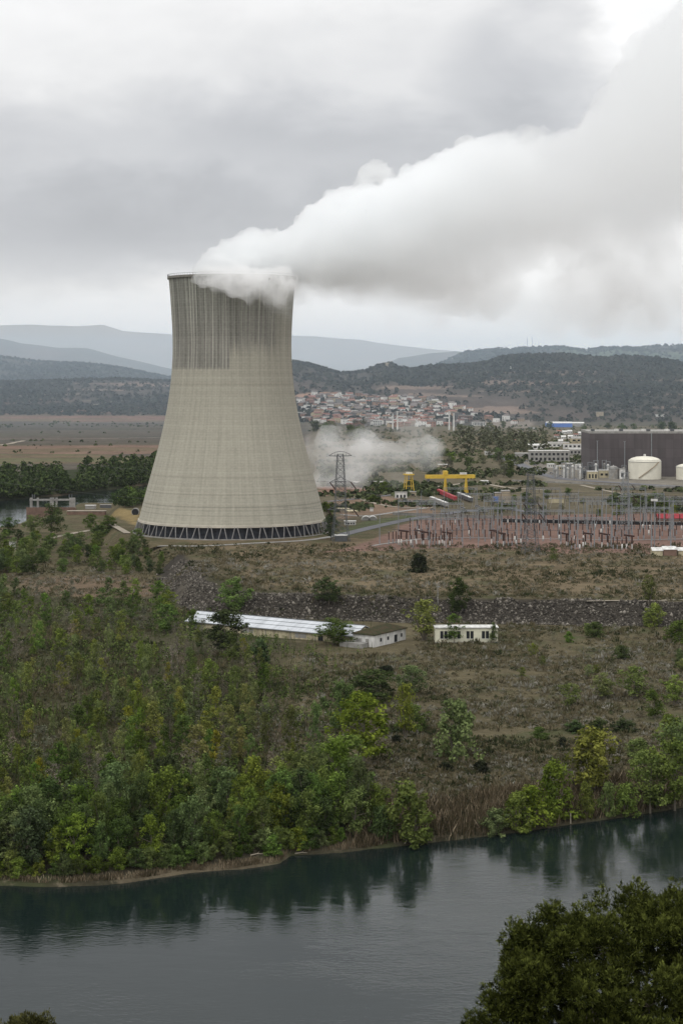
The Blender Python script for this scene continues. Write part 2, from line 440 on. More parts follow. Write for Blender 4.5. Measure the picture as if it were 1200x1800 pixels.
# ------------------------------------------------------------------ ground sheet
ys = [-80.0]
while ys[-1] < 380: ys.append(ys[-1] + 6)
while ys[-1] < 22000: ys.append(ys[-1] + max(1.3, ys[-1] * 0.0021))
ys = np.array(ys); us = np.linspace(-0.36, 0.36, 560)
GY, GU = np.meshgrid(ys, us, indexing='ij')
GX = GU * (GY + 250)
GX = np.where(GY < 0, GU * 250, GX)
GZ = terrain(GX, GY)
def lerp3(c, a, k):
    k = np.clip(k, 0, 1)[..., None]; return c * (1 - k) + np.array(a) * k
def inpoly(poly_px, soft, X, Y, Z):   # land-use patch given by its outline on the ground
    pts = [G(px, py)[:2] for px, py in poly_px]
    return sstep(-soft, soft, sdpoly(X, Y, pts) + fbm(X, Y, soft * 6, 3, 9) * soft * 1.5)
def landuse(X, Y, Z):
    c = np.zeros(X.shape + (3,)) + np.array((0.090, 0.076, 0.045)); alpha = np.ones(X.shape)
    # undergrowth tone of the grove and the bank
    n = fbm(X, Y, 40, 3, 71)
    c = lerp3(c, (0.050, 0.047, 0.027), sstep(0, 1, (-X - 8 + 25 * n) / 30) * (Y < 900) * (Y > 380))
    d = Y - np.interp(X, BX, BY)
    c = lerp3(c, (0.045, 0.04, 0.026), (1 - sstep(6, 22, d)) * (Y > 380) * (Y < 700))
    c = lerp3(c, (0.095, 0.078, 0.052), (1 - sstep(1.0, 3.5, d)) * (Y > 390) * (X < -12) * (X > -50) * (Y < 470))
    c = lerp3(c, (0.06, 0.055, 0.03), Y < 300)
    sd = sdpoly(X, Y, PLATEAU)
    inner = sstep(20, 45, sd)
    rip = sstep(-3, 1, sd) * (1 - sstep(12, 17, sd)) * (X > -110) * (Y < 1010)
    c = lerp3(c, (0.042, 0.037, 0.031), rip); alpha = alpha * (1 - rip)
    # plateau
    c = lerp3(c, (0.135, 0.105, 0.066), inner * (Y < 1100))
    ind = inner * sstep(1180, 1260, Y) * (Y < 3450)
    c = lerp3(c, (0.105, 0.09, 0.06), ind)
    # plain over the river
    fld = (1 - sstep(-10, 10, sd)) * sstep(1500, 1650, Y)
    c = lerp3(c, (0.12, 0.092, 0.062), fld); alpha = alpha * (1 - sstep(1500, 1700, Y) * (1 - inner) * 1.0)
    Yw = Y + fbm(X, Y, 160, 3, 15) * 28; strips = vnoise(X / 900 + 3, Yw / 55, 5); strips2 = vnoise(X / 260, Y / 160, 6)
    far = fld * (Y < 3950)
    c = lerp3(c, (0.155, 0.105, 0.08), far * (strips > 0.6)); c = lerp3(c, (0.10, 0.10, 0.055), far * (strips < 0.3) * 0.8)
    c = lerp3(c, (0.085, 0.075, 0.06), far * (strips2 > 0.62))
    c = lerp3(c, (0.065, 0.06, 0.05), far * sstep(2650, 2750, Yw) * 0.8)
    # hills
    hill = sstep(14, 26, Z) * (Y > 3300)
    fo = np.clip(0.75 + fbm(X, Y, 300, 4, 91) * 1.2, 0, 1)
    hc = np.array((0.078, 0.062, 0.052))[None, None] * (1 - fo[..., None]) + np.array((0.026, 0.032, 0.024))[None, None] * fo[..., None]
    c = c * (1 - hill[..., None]) + hc * hill[..., None]
    ter = (vnoise(X / 170, Z / 5.0 + X / 2600, 33) > 0.76) & (vnoise(X / 500, Y / 500, 34) > 0.30)
    c = lerp3(c, (0.19, 0.14, 0.11), hill * ter * (Y < 5000) * 0.75)
    # red terraced ground at left
    lt = sstep(3900, 3980, Y) * (1 - sstep(4300, 4420, Y)) * (X < -330)
    c = lerp3(c, (0.16, 0.095, 0.075), lt * sstep(0.45, 0.6, vnoise(X / 170, Y / 40, 77)) * 0.8)
    c = lerp3(c, (0.07, 0.09, 0.05), hill * (Y > 5400) * (X > 600) * (vnoise(X / 300, Y / 200, 12) > 0.5) * 0.8)
    alpha = alpha * (1 - hill) * (1 - 0.7 * ind)
    P_ = lambda poly, soft: inpoly(poly, soft, X, Y, Z)
    red = P_([(560, 972), (640, 955), (660, 948), (700, 925), (730, 912), (900, 906), (1300, 900), (1320, 968), (1140, 974), (1000, 973), (900, 966), (800, 962), (680, 968)], 3)
    c = lerp3(c, (0.185, 0.118, 0.095), red); alpha = alpha * (1 - red)
    for poly, colr, soft in LANDPATCH:
        k = P_(poly, soft); c = lerp3(c, colr, k); alpha = alpha * (1 - k)
    return c, alpha
LANDPATCH = [
    ([(-60, 884), (0, 881), (100, 873), (200, 861), (300, 850), (300, 812), (200, 818), (100, 828), (-60, 842)], (0.030, 0.036, 0.018), 8),
    ([(575, 880), (660, 872), (760, 880), (765, 905), (700, 905), (640, 905), (600, 912)], (0.17, 0.12, 0.085), 4),
    ([(600, 945), (660, 930), (740, 912), (720, 905), (650, 915), (600, 930)], (0.08, 0.09, 0.045), 3),
    ([(560, 856), (700, 850), (700, 866), (560, 872)], (0.19, 0.12, 0.09), 4),
    ([(515, 694), (600, 691), (630, 695), (625, 700), (520, 702)], (0.27, 0.17, 0.12), 8),
    ([(200, 900), (245, 900), (240, 925), (190, 915)], (0.20, 0.15, 0.07), 3),
    ([(300, 1005), (345, 985), (380, 1000), (350, 1055), (320, 1075)], (0.085, 0.075, 0.06), 3),
    ([(20, 1015), (240, 1012), (280, 1030), (260, 1050), (60, 1050)], (0.125, 0.092, 0.062), 4),
    ([(1000, 800), (1300, 800), (1300, 856), (960, 846), (900, 812)], (0.17, 0.155, 0.13), 5),
    ([(850, 738), (940, 738), (930, 752), (850, 752)], (0.17, 0.145, 0.12), 8),
    ([(540, 742), (700, 742), (700, 760), (540, 762)], (0.10, 0.09, 0.07), 10),
]
CC, AA = landuse(GX, GY, GZ)
nr, nc = GX.shape
idx = np.arange(nr * nc).reshape(nr, nc)
quads = np.stack([idx[:-1, :-1], idx[:-1, 1:], idx[1:, 1:], idx[1:, :-1]], -1).reshape(-1, 4)
cols = np.concatenate([CC.reshape(-1, 3), AA.reshape(-1, 1)], 1)
ground = mesh_obj('ground', np.stack([GX, GY, GZ], -1).reshape(-1, 3), quads, M['ground'], smooth=True, col=cols)
tag(ground, kind='structure')

# ------------------------------------------------------------------ river
def water_mat():
    m = bpy.data.materials.new('river_water'); m.use_nodes = True
    t = NT(m.node_tree); b = t.n['Principled BSDF']
    g = t.add('ShaderNodeNewGeometry'); pos = g.outputs['Position']
    b.inputs['Base Color'].default_value = (0.006, 0.012, 0.011, 1)
    b.inputs['Roughness'].default_value = 0.06; b.inputs['IOR'].default_value = 1.33
    r1 = t.noise(t.scalev(pos, (0.5, 0.9, 1)), 1.1, 3, 0.55, 0.3)
    r2 = t.noise(t.scalev(pos, (0.10, 0.22, 1)), 1.0, 3, 0.5, 0.4)
    patch = t.ramp(t.noise(t.scalev(pos, (0.02, 0.05, 1)), 1.0, 3, 0.5), 0.35, 0.65)
    h = t.m('ADD', t.m('MULTIPLY', r1, t.m('ADD', 0.3, patch)), t.m('MULTIPLY', r2, 1.2))
    bp = t.add('ShaderNodeBump', i_Height=h, i_Strength=1.0, i_Distance=0.05); t.put(b.inputs['Normal'], bp.outputs[0])
    return m
M['water'] = water_mat()
river = mesh_obj('river', [(-1500, 200, 0), (1500, 200, 0), (1500, 3500, 0), (-1500, 3500, 0)], [(0, 1, 2, 3)], M['water'])
tag(river, kind='structure')

# ------------------------------------------------------------------ roads laid on the ground
def ribbon(name, pts_px, width, m, lift=0.25, step=6, zone=None):
    P0 = [G(px, py) for px, py in pts_px]
    pts = []
    for a, b in zip(P0[:-1], P0[1:]):
        L = math.hypot(b[0] - a[0], b[1] - a[1]); k = max(1, int(L / step))
        for i in range(k): pts.append((a[0] + (b[0] - a[0]) * i / k, a[1] + (b[1] - a[1]) * i / k))
    pts.append(P0[-1][:2]); pts = np.array(pts)
    for _ in range(6): pts[1:-1] = (pts[:-2] + 2 * pts[1:-1] + pts[2:]) / 4
    d = np.gradient(pts, axis=0); d /= np.linalg.norm(d, axis=1)[:, None] + 1e-9
    nrm = np.stack([-d[:, 1], d[:, 0]], 1)
    V = []; Fc = []
    K = 5
    for i, (p, n) in enumerate(zip(pts, nrm)):
        for j in range(K):
            q = p + n * width * (j / (K - 1) - 0.5); V.append((q[0], q[1], 0))
    V = np.array(V); V[:, 2] = terrain(V[:, 0], V[:, 1]) + lift
    Z = V[:, 2].reshape(-1, K); Z[:] = Z.max(1)[:, None]; V[:, 2] = Z.ravel()
    for i in range(len(pts) - 1):
        for j in range(K - 1):
            Fc.append((i * K + j, i * K + j + 1, (i + 1) * K + j + 1, (i + 1) * K + j))
    o = mesh_obj(name, V, Fc, m); tag(o, kind='structure'); return o
ribbon('road', [(868, 798), (905, 813), (945, 832), (990, 843), (1100, 850), (1240, 858)], 13, M['asphalt'])
ribbon('road', [(600, 941), (660, 926), (730, 911), (800, 901), (880, 893), (960, 905)], 9, M['asphalt'])
ribbon('path', [(262, 971), (330, 962), (420, 957), (540, 951), (600, 941)], 5, M['greyconc'])
ribbon('path', [(86, 948), (130, 938), (165, 930), (205, 927), (225, 938)], 4.5, M['track'])
ribbon('path', [(575, 882), (640, 876), (700, 869), (760, 862)], 6, M['asphalt'])
ribbon('path', [(720, 862), (770, 856), (830, 848), (860, 852), (890, 858), (960, 862)], 5, M['track'])
ribbon('path', [(625, 874), (660, 886), (700, 893), (760, 893)], 4, M['track'])
ribbon('path', [(1020, 853), (1060, 862), (1100, 870), (1140, 872)], 4, M['track'])
ribbon('path', [(1030, 1060), (1110, 1057), (1240, 1054)], 2.2, M['track'])
ribbon('path', [(-30, 772), (120, 772), (240, 770), (290, 769)], 6, M['track'])
ribbon('path', [(95, 744), (200, 743), (290, 743)], 8, M['track'])
ribbon('path', [(0, 783), (20, 780), (42, 775)], 8, M['track'])
ribbon('path', [(155, 714), (200, 708), (235, 705), (290, 707)], 12, M['track'])
ribbon('path', [(300, 665), (270, 666), (230, 668)], 12, M['track'])
ribbon('road', [(600, 905), (640, 909), (700, 900), (750, 893)], 5, M['greyconc'])
ribbon('path', [(655, 960), (760, 945), (900, 947), (1100, 950), (1200, 948)], 3, M['greyconc'])

# ------------------------------------------------------------------ cooling tower
TX, TY, TZ = -68.9, 1149.0, 14.0
prof = [(160.0, 39.9), (150, 39.0), (138.6, 38.2), (128, 37.6), (119.7, 37.3), (110, 37.4), (99.6, 38.0), (91, 38.9), (82, 40.1), (72.5, 41.8), (63.2, 43.8), (53.5, 46.2), (44.3, 48.7), (35, 51.3), (25.6, 53.9), (16, 56.4), (7.6, 58.7)]
def tower_mat():
    m = bpy.data.materials.new('tower_concrete'); m.use_nodes = True
    t = NT(m.node_tree); b = t.n['Principled BSDF']
    tc = t.add('ShaderNodeTexCoord'); sp = t.add('ShaderNodeSeparateXYZ', i_0=tc.outputs['Object'])
    x, y, z = sp.outputs
    th = t.m('ARCTAN2', x, t.m('MULTIPLY', y, -1.0))       # 0 on the side with the stains, in radians
    cyl = t.add('ShaderNodeCombineXYZ', i_0=t.m('MULTIPLY', th, 40.0), i_1=z, i_2=0.0).outputs[0]
    # lift joints
    course = t.m('FRACT', t.m('DIVIDE', z, 1.55))
    joint = t.m('MULTIPLY', t.m('LESS_THAN', course, 0.14), 1.0)
    cid = t.m('FLOOR', t.m('DIVIDE', z, 1.55))
    wn = t.add('ShaderNodeTexWhiteNoise', noise_dimensions='1D'); t.put(wn.inputs['W'], cid)
    vst = t.m('FRACT', t.m('MULTIPLY', th, 23.0))
    vj = t.m('LESS_THAN', vst, 0.10)
    vid = t.m('FLOOR', t.m('MULTIPLY', th, 23.0))
    cell = t.add('ShaderNodeTexWhiteNoise', noise_dimensions='2D')
    t.put(cell.inputs['Vector'], t.add('ShaderNodeCombineXYZ', i_0=vid, i_1=cid, i_2=0.0).outputs[0])
    big = t.noise(t.scalev(cyl, (0.03, 0.02, 1)), 1.0, 5, 0.6, 0.3)
    streak = t.noise(t.scalev(cyl, (0.55, 0.012, 1)), 1.0, 4, 0.62)
    grain = t.noise(cyl, 0.8, 4, 0.7)
    v = t.m('ADD', 0.86, t.m('MULTIPLY', t.m('SUBTRACT', big, 0.5), 0.24))
    v = t.m('ADD', v, t.m('MULTIPLY', t.m('SUBTRACT', streak, 0.5), 0.52))
    v = t.m('ADD', v, t.m('MULTIPLY', t.m('SUBTRACT', grain, 0.5), 0.40))
    v = t.m('ADD', v, t.m('MULTIPLY', t.m('SUBTRACT', wn.outputs[0], 0.5), 0.07))
    v = t.m('ADD', v, t.m('MULTIPLY', t.m('SUBTRACT', cell.outputs[0], 0.5), 0.05))
    v = t.m('SUBTRACT', v, t.m('MULTIPLY', joint, 0.09))
    v = t.m('SUBTRACT', v, t.m('MULTIPLY', vj, 0.045))
    # a few strong rings
    for zz, k, wd in ((92.5, 0.10, 0.45), (36.5, 0.12, 0.4), (26.3, 0.13, 0.4), (24.2, 0.09, 0.35), (19.0, 0.16, 0.4), (16.8, 0.12, 0.35), (13.8, 0.12, 0.35)):
        ring = t.m('LESS_THAN', t.m('ABSOLUTE', t.m('SUBTRACT', z, zz)), wd)
        v = t.m('SUBTRACT', v, t.m('MULTIPLY', ring, k))
    # weathered, stained upper third: its lower edge steps up towards the right
    st1 = t.m('GREATER_THAN', th, t.m('ADD', 0.02, t.m('MULTIPLY', t.m('SUBTRACT', grain, 0.5), 0.02)))
    edge = t.m('ADD', 101.2, t.m('MULTIPLY', st1, 8.0))
    edge = t.m('ADD', edge, t.m('MULTIPLY', t.m('SUBTRACT', streak, 0.5), t.m('ADD', 3.0, t.m('MULTIPLY', st1, 16.0))))
    dark = t.ramp(z, t.m('SUBTRACT', edge, 0.6), t.m('ADD', edge, t.m('ADD', 3.0, t.m('MULTIPLY', st1, 9.0))))
    side = t.m('MULTIPLY', t.ramp(th, -1.62, -1.0), t.m('SUBTRACT', 1.0, t.ramp(th, 0.72, 1.02)))
    dark = t.m('MULTIPLY', dark, t.m('ADD', 0.30, t.m('MULTIPLY', side, 0.70)))
    fst = t.noise(t.scalev(cyl, (0.85, 0.010, 1)), 1.0, 3, 0.7)
    v = t.m('SUBTRACT', v, t.m('MULTIPLY', dark, t.m('ADD', 0.22, t.m('MULTIPLY', t.m('SUBTRACT', big, 0.5), 0.6))))
    line = t.noise(t.scalev(cyl, (0.6, 0.004, 1)), 1.0, 2, 0.5)
    lim = t.ramp(line, 0.565, 0.625)
    v = t.m('ADD', v, t.m('MULTIPLY', t.m('MULTIPLY', dark, lim), 0.42))
    dk = t.ramp(fst, 0.52, 0.40)
    v = t.m('SUBTRACT', v, t.m('MULTIPLY', t.m('MULTIPLY', dark, dk), 0.20))
    v = t.m('MAXIMUM', v, 0.12)
    col = t.mix(dark, (0.384, 0.364, 0.298), (0.345, 0.332, 0.288))
    green = t.ramp(z, 118.0, 150.0)
    col = t.mix(t.m('MULTIPLY', green, 0.4), col, (0.31, 0.32, 0.27))
    s = t.add('ShaderNodeVectorMath', operation='SCALE', i_0=col); t.put(s.inputs['Scale'], v)
    t.put(b.inputs['Base Color'], s.outputs[0]); b.inputs['Roughness'].default_value = 0.95; b.inputs['Specular IOR Level'].default_value = 0.15
    return m
M['tower'] = tower_mat()
tower = thing('cooling_tower', (TX, TY, TZ), 0, 'huge concrete hyperbolic cooling tower with stained upper third, steam pouring from its mouth', 'cooling tower')
zz = [p[0] for p in prof][::-1]; rr = [p[1] for p in prof][::-1]
fine = [(float(np.interp(z, zz, rr)), float(z)) for z in np.linspace(7.6, 160, 90)]
# smooth the radii
fr = np.array([a for a, _ in fine]); 
for _ in range(6): fr[1:-1] = (fr[:-2] + 2 * fr[1:-1] + fr[2:]) / 4
fine = [(float(a), b) for a, (_, b) in zip(fr, fine)]
mb = MB(); mb.lathe(fine + [(39.2, 160.0)] + [(a - 0.8, b) for a, b in fine[::-1][1:]] + [fine[0]], 160)
mb.build('shell', M['tower'], tower, smooth=True)
mb = MB(); mb.lathe([(40.0, 158.6), (40.7, 158.8), (40.7, 160.3), (39.0, 160.3)], 160); mb.build('rim_walkway', mat('weathered_rim', (0.20, 0.19, 0.165)), tower)
mb = MB()
for i in range(120):
    a = 2 * math.pi * i / 120; c, s = math.cos(a), math.sin(a); mb.bar((40.6 * c, 40.6 * s, 160.3), (40.6 * c, 40.6 * s, 161.5), 0.07)
mb.lathe([(40.55, 161.4), (40.7, 161.4), (40.7, 161.55), (40.55, 161.55), (40.55, 161.4)], 120); mb.build('railing', M['darksteel'], tower)
M['ringbeam'] = mat('ring_beam_concrete', (0.47, 0.43, 0.36), var=0.12, vscale=0.1)
mb = MB(); mb.lathe([(58.6, 6.9), (59.2, 6.9), (59.0, 8.3), (58.5, 8.4)], 160); mb.build('ring_beam', M['ringbeam'], tower)
NP = 47
M['strut'] = mat('strut_concrete', (0.21, 0.205, 0.20), vscale=0.3)
for i in range(NP):
    a0 = 2 * math.pi * i / NP; da = 2 * math.pi / NP
    for sgn in (0, 1):
        mb = MB()
        at_, ab = (a0 + 0.1 * da, a0 + da * 0.34) if sgn else (a0 - 0.1 * da, a0 - da * 0.34)
        mb.bar((59.0 * math.cos(at_), 59.0 * math.sin(at_), 7.2), (61.6 * math.cos(ab), 61.6 * math.sin(ab), -0.6), 0.34, n=6)
        mb.build('column', M['strut'], tower)
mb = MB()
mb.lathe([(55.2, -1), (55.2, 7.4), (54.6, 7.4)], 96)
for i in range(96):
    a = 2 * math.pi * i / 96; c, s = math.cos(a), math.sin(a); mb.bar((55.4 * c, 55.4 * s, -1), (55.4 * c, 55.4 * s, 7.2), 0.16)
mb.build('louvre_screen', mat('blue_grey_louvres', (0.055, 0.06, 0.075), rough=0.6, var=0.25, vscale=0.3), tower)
mb = MB(); mb.lathe([(62.6, -2), (62.6, 0.5), (62.0, 0.5), (62.0, -2)], 120); mb.build('basin_wall', M['greyconc'], tower)

# ------------------------------------------------------------------ pylons
def pylon(px, pbase, ptop, label, dark=False, arms=((0.965, 6.8), (0.665, 6.6), (0.36, 8.2)), name='electricity_pylon', wires=True):
    x, y, z = G(px, pbase); H = (pbase - ptop) * y / F; s = H / 56
    m = M['darksteel'] if dark else M['steel']
    root = thing(name, (x, y, z - 0.3), R(8), label, 'electricity pylon')
    mb = MB()
    def hw(k): return float(np.interp(k, [0, 0.28, 0.62, 0.95, 1.0], [5.4, 3.6, 2.9, 1.9, 1.5])) * s
    levels = list(np.linspace(0, 0.97, 15))
    for a, b_ in zip(levels[:-1], levels[1:]):
        wa, wb = hw(a), hw(b_)
        c0 = [(-wa, -wa), (wa, -wa), (wa, wa), (-wa, wa)]; c1 = [(-wb, -wb), (wb, -wb), (wb, wb), (-wb, wb)]
        for i in range(4):
            j = (i + 1) % 4
            mb.bar((*c0[i], a * H), (*c1[i], b_ * H), 0.20 * s)
            mb.bar((*c0[i], a * H), (*c1[j], b_ * H), 0.10 * s, caps=False)
            mb.bar((*c0[j], a * H), (*c1[i], b_ * H), 0.10 * s, caps=False)
            mb.bar((*c1[i], b_ * H), (*c1[j], b_ * H), 0.09 * s, caps=False)
    mb.build('lattice_mast', m, root)
    tips = []
    for n_, (k, L) in enumerate(arms):
        mb = MB(); L *= s; zz = k * H; wv = hw(k)
        if n_ == 0:
            L *= 1.05
            for sg in (-1, 1):
                p = [(0, zz + 2.2 * s), (L * 0.45, zz + 1.6 * s), (L * 0.8, zz + 0.4 * s), (L, zz - 0.6 * s)]
                for (a, za), (b_, zb) in zip(p[:-1], p[1:]): mb.bar((sg * a, 0, za), (sg * b_, 0, zb), 0.2 * s)
                mb.bar((0, 0, zz - 0.8 * s), (sg * L, 0, zz - 0.6 * s), 0.26 * s)
                for q in (0.25, 0.5, 0.75): mb.bar((sg * L * q, 0, zz - 0.7 * s), (sg * L * q, 0, zz + 1.5 * s * (1 - q * 0.6)), 0.1 * s)
        else:
            for sg in (-1, 1):
                for yy_ in (-wv, wv):
                    mb.bar((0, yy_, zz), (sg * L, 0, zz - 0.2 * s), 0.2 * s)
                    mb.bar((0, yy_, zz + 2.8 * s), (sg * L, 0, zz - 0.2 * s), 0.13 * s)
                mb.bar((sg * L * 0.5, 0, zz), (sg * L * 0.5, 0, zz + 1.4 * s), 0.1 * s)
                tips.append((sg * L, zz - 0.3 * s))
        mb.build('crossarm', m, root)
    for tx, tz in tips:
        mb = MB(); q = (tx + 3.6 * s, 1.5 * s, tz - 4.6 * s)
        for k in range(9):
            a = k / 9; b_ = a + 0.07
            mb.bar((tx + 3.6 * s * a, 1.5 * s * a, tz - 4.6 * s * a), (tx + 3.6 * s * b_, 1.5 * s * b_, tz - 4.6 * s * b_), 0.42 * s, n=6)
        mb.bar((tx, 0, tz), q, 0.12 * s); mb.build('insulator', M['insul'], root)
    return root, H
pyl, PH = pylon(598, 951, 793, 'tall grey lattice pylon with three arms standing right of the cooling tower', dark=True)
pylon(1098, 941, 826, 'thin lattice pylon rising behind the switchyard below the turbine hall', arms=((0.97, 4), (0.78, 6), (0.60, 7)))
pylon(932, 974, 828, 'dark slim lattice pylon at the front edge of the switchyard', dark=True, arms=((0.97, 3.5), (0.62, 5), (0.50, 6)))

def cable(name, p, q, sag, r, label, grp):
    mb = MB(); p = Vector(p); q = Vector(q); n = 16; pts = []
    for i in range(n + 1):
        a = i / n; v = p.lerp(q, a); v.z -= sag * 4 * a * (1 - a); pts.append(v)
    for a, b_ in zip(pts[:-1], pts[1:]): mb.bar(a, b_, r, n=4, caps=False)
    o = mb.build(name, M['darksteel']); tag(o, label, 'cable', grp)
pb = Vector(pyl.location)
cable('power_line', pb + Vector((-6.5, 1, PH * 0.665)), (-600, 1500, 130), 22, 0.07, 'upper power cable running left from the tall pylon behind the cooling tower', 'power lines on the tall pylon')
cable('power_line', pb + Vector((-8, 1, PH * 0.36)), (-600, 1500, 105), 22, 0.07, 'lower power cable running left from the tall pylon behind the cooling tower', 'power lines on the tall pylon')
cable('power_line', pb + Vector((10, 2, PH * 0.665 - 5)), D(930, 850, 1050), 8, 0.07, 'upper power cable from the tall pylon to the dark pylon of the switchyard', 'power lines on the tall pylon')
cable('power_line', pb + Vector((11, 2, PH * 0.36 - 5)), D(930, 880, 1050), 6, 0.07, 'lower power cable from the tall pylon to the dark pylon of the switchyard', 'power lines on the tall pylon')

# ------------------------------------------------------------------ switchyard
def gantry_proto(nb, H, bay):
    root = thing('switchyard_gantry', (0, 0, 0), 0, 'x', 'gantry', 'steel gantries of the switchyard')
    for i in range(nb + 1):
        mb = MB(); x = i * bay
        for sg in (-1, 1):
            mb.bar((x, sg * 1.5, -0.5), (x, sg * 0.35, H), 0.24)
        for k in range(6):
            a = k / 6; b_ = (k + 1) / 6; wa = 1.5 - 1.15 * a; wb = 1.5 - 1.15 * b_
            mb.bar((x, wa * (1 if k % 2 else -1), a * H), (x, wb * (-1 if k % 2 else 1), b_ * H), 0.12, caps=False)
        mb.bar((x, 0, H), (x, 0, H + 3.0), 0.1, 0.04)
        mb.build('post', M['steel'], root)
    mb = MB(); L = nb * bay
    for z in (H - 0.9, H):
        for yy_ in (-0.4, 0.4): mb.bar((0, yy_, z), (L, yy_, z), 0.16)
    n = nb * 5
    for k in range(n):
        a = L * k / n; b_ = L * (k + 1) / n
        for yy_ in (-0.4, 0.4): mb.bar((a, yy_, H - 0.9 if k % 2 else H), (b_, yy_, H if k % 2 else H - 0.9), 0.09, caps=False)
    mb.build('lattice_beam', M['steel'], root)
    for i in range(nb):
        for q in (0.25, 0.5, 0.75):
            mb = MB(); x = (i + q) * bay
            for k in range(5): mb.bar((x, 0, H - 1.1 - k * 0.45), (x, 0, H - 1.4 - k * 0.45), 0.2, n=6)
            mb.build('insulator', M['insul'], root)
    return root
ROWS = [(962, 'front'), (946, 'second'), (931, 'third'), (918, 'back')]
protoA = gantry_proto(3, 17, 9.5); protoB = gantry_proto(2, 23, 11)
used = set()
def land(o, x, y, z=None):
    o.location = (x, y, hz(x, y) if z is None else z)
ORD = ['leftmost', 'second from left', 'third from left', 'fourth from left', 'fifth from left', 'sixth from left', 'seventh from left', 'eighth from left', 'ninth from left']
for ri, (py, rn) in enumerate(ROWS):
    starts = {0: [725, 840, 985, 1110], 1: [700, 775, 850, 925, 1000, 1075, 1150], 2: [735, 805, 880, 955, 1030, 1105, 1180], 3: [780, 850, 925, 1000, 1075, 1150]}[ri]
    for k, px in enumerate(starts):
        pr = protoA if (k + ri) % 2 == 0 else protoB
        lab = '%s steel lattice gantry in the %s row of the switchyard' % (ORD[k], rn)
        if pr not in used: o = pr; used.add(pr); o['label'] = lab
        else: o = dup(pr, label=lab)
        x, y, z = G(px, py); o.location = (x, y, z); o.rotation_euler = (0, 0, R(-3))
# post insulators and breakers
def post_proto(kind):
    if kind == 'post':
        r = thing('post_insulator', (0, 0, 0), 0, 'x', 'insulator', 'post insulators of the switchyard')
        mb = MB(); mb.box(-0.3, 0.3, -0.3, 0.3, -0.4, 2.6); mb.build('pedestal', M['steel'], r)
        mb = MB()
        for k in range(8): mb.bar((0, 0, 2.6 + k * 0.55), (0, 0, 2.6 + k * 0.55 + 0.42), 0.33, 0.26, n=8)
        mb.bar((0, 0, 2.6), (0, 0, 7.1), 0.24, n=8); mb.build('insulator', M['insul'], r)
        mb = MB(); mb.bar((0, 0, 7.0), (0, 0, 7.4), 0.3, n=8); mb.build('cap', M['steel'], r)
    elif kind == 'twin':
        r = thing('circuit_breaker', (0, 0, 0), 0, 'x', 'circuit breaker', 'circuit breakers of the switchyard')
        for x in (-1.6, 1.6):
            mb = MB(); mb.bar((x, 0, -0.4), (x, 0, 3.0), 0.35, n=6); mb.build('pedestal', M['white'], r)
            mb = MB()
            for k in range(7): mb.bar((x, 0, 3.0 + k * 0.6), (x, 0, 3.0 + k * 0.6 + 0.48), 0.55, 0.45, n=8)
            mb.bar((x, 0, 3), (x, 0, 7.2), 0.3, n=8)
            mb.build('insulator', M['insul'], r)
        mb = MB(); mb.bar((-3.0, 0, 8.0), (3.0, 0, 7.2), 0.5, n=8); mb.build('interrupter_head', M['insul'], r)
    else:
        r = thing('transformer', (0, 0, 0), 0, 'x', 'transformer', 'instrument transformers of the switchyard')
        mb = MB(); mb.box(-0.5, 0.5, -0.4, 0.4, -0.4, 1.2); mb.build('plinth', M['greyconc'], r)
        mb = MB(); mb.lathe([(0.45, 1.2), (0.5, 2.4), (0.35, 3.2), (0.0, 3.3)], 10); mb.build('tank', M['white'], r, smooth=True)
        mb = MB()
        for k in range(5): mb.bar((0, 0, 3.3 + k * 0.5), (0, 0, 3.3 + k * 0.5 + 0.4), 0.38, 0.3, n=8)
        mb.bar((0, 0, 3.3), (0, 0, 5.8), 0.2, n=8); mb.build('bushing', M['insul'], r)
    return r
PP = {k: post_proto(k) for k in ('post', 'twin', 'tx')}
usedp = set()
def put_yard(kind, px, py, lab):
    x, y, z = G(px, py)
    if kind in usedp: o = dup(PP[kind])
    else: o = PP[kind]; usedp.add(kind)
    o.location = (x, y, z); o['label'] = lab; o.rotation_euler = (0, 0, random.uniform(-0.1, 0.1)); return o
CL = [(683, 716, 'at the left end of the front row'), (722, 800, 'in the left cluster of the front row'), (868, 915, 'in the middle cluster of the front row'), (985, 1042, 'in the cluster right of the dark pylon'), (1062, 1108, 'in the right cluster of the front row')]
for a, b_, where in CL:
    px = a; i = 0
    while px < b_:
        k = ['post', 'post', 'tx', 'post', 'twin', 'post', 'twin', 'tx'][(i * 5 + int(a)) % 8]
        nm = {'post': 'dark brown ribbed post insulator ', 'twin': 'twin column circuit breaker with dark head ', 'tx': 'white instrument transformer with dark bushing '}[k]
        put_yard(k, px, random.uniform(955, 961) if a < 960 else random.uniform(960, 968), nm + where)
        px += random.uniform(4, 9); i += 1
for py, rn in ((950, 'second'), (940, 'third'), (931, 'fourth'), (923, 'fifth')):
    px = 720 if py > 925 else 760
    while px < 1215:
        half = 'left' if px < 860 else ('middle' if px < 1030 else 'right')
        if random.random() < 0.86:
            put_yard('post', px, py + random.uniform(-2, 2), 'brown post insulator in the %s equipment row, %s part' % (rn, half))
        else:
            put_yard('tx', px, py + random.uniform(-2, 2), 'white instrument transformer in the %s equipment row, %s part' % (rn, half))
        px += random.uniform(9, 17)
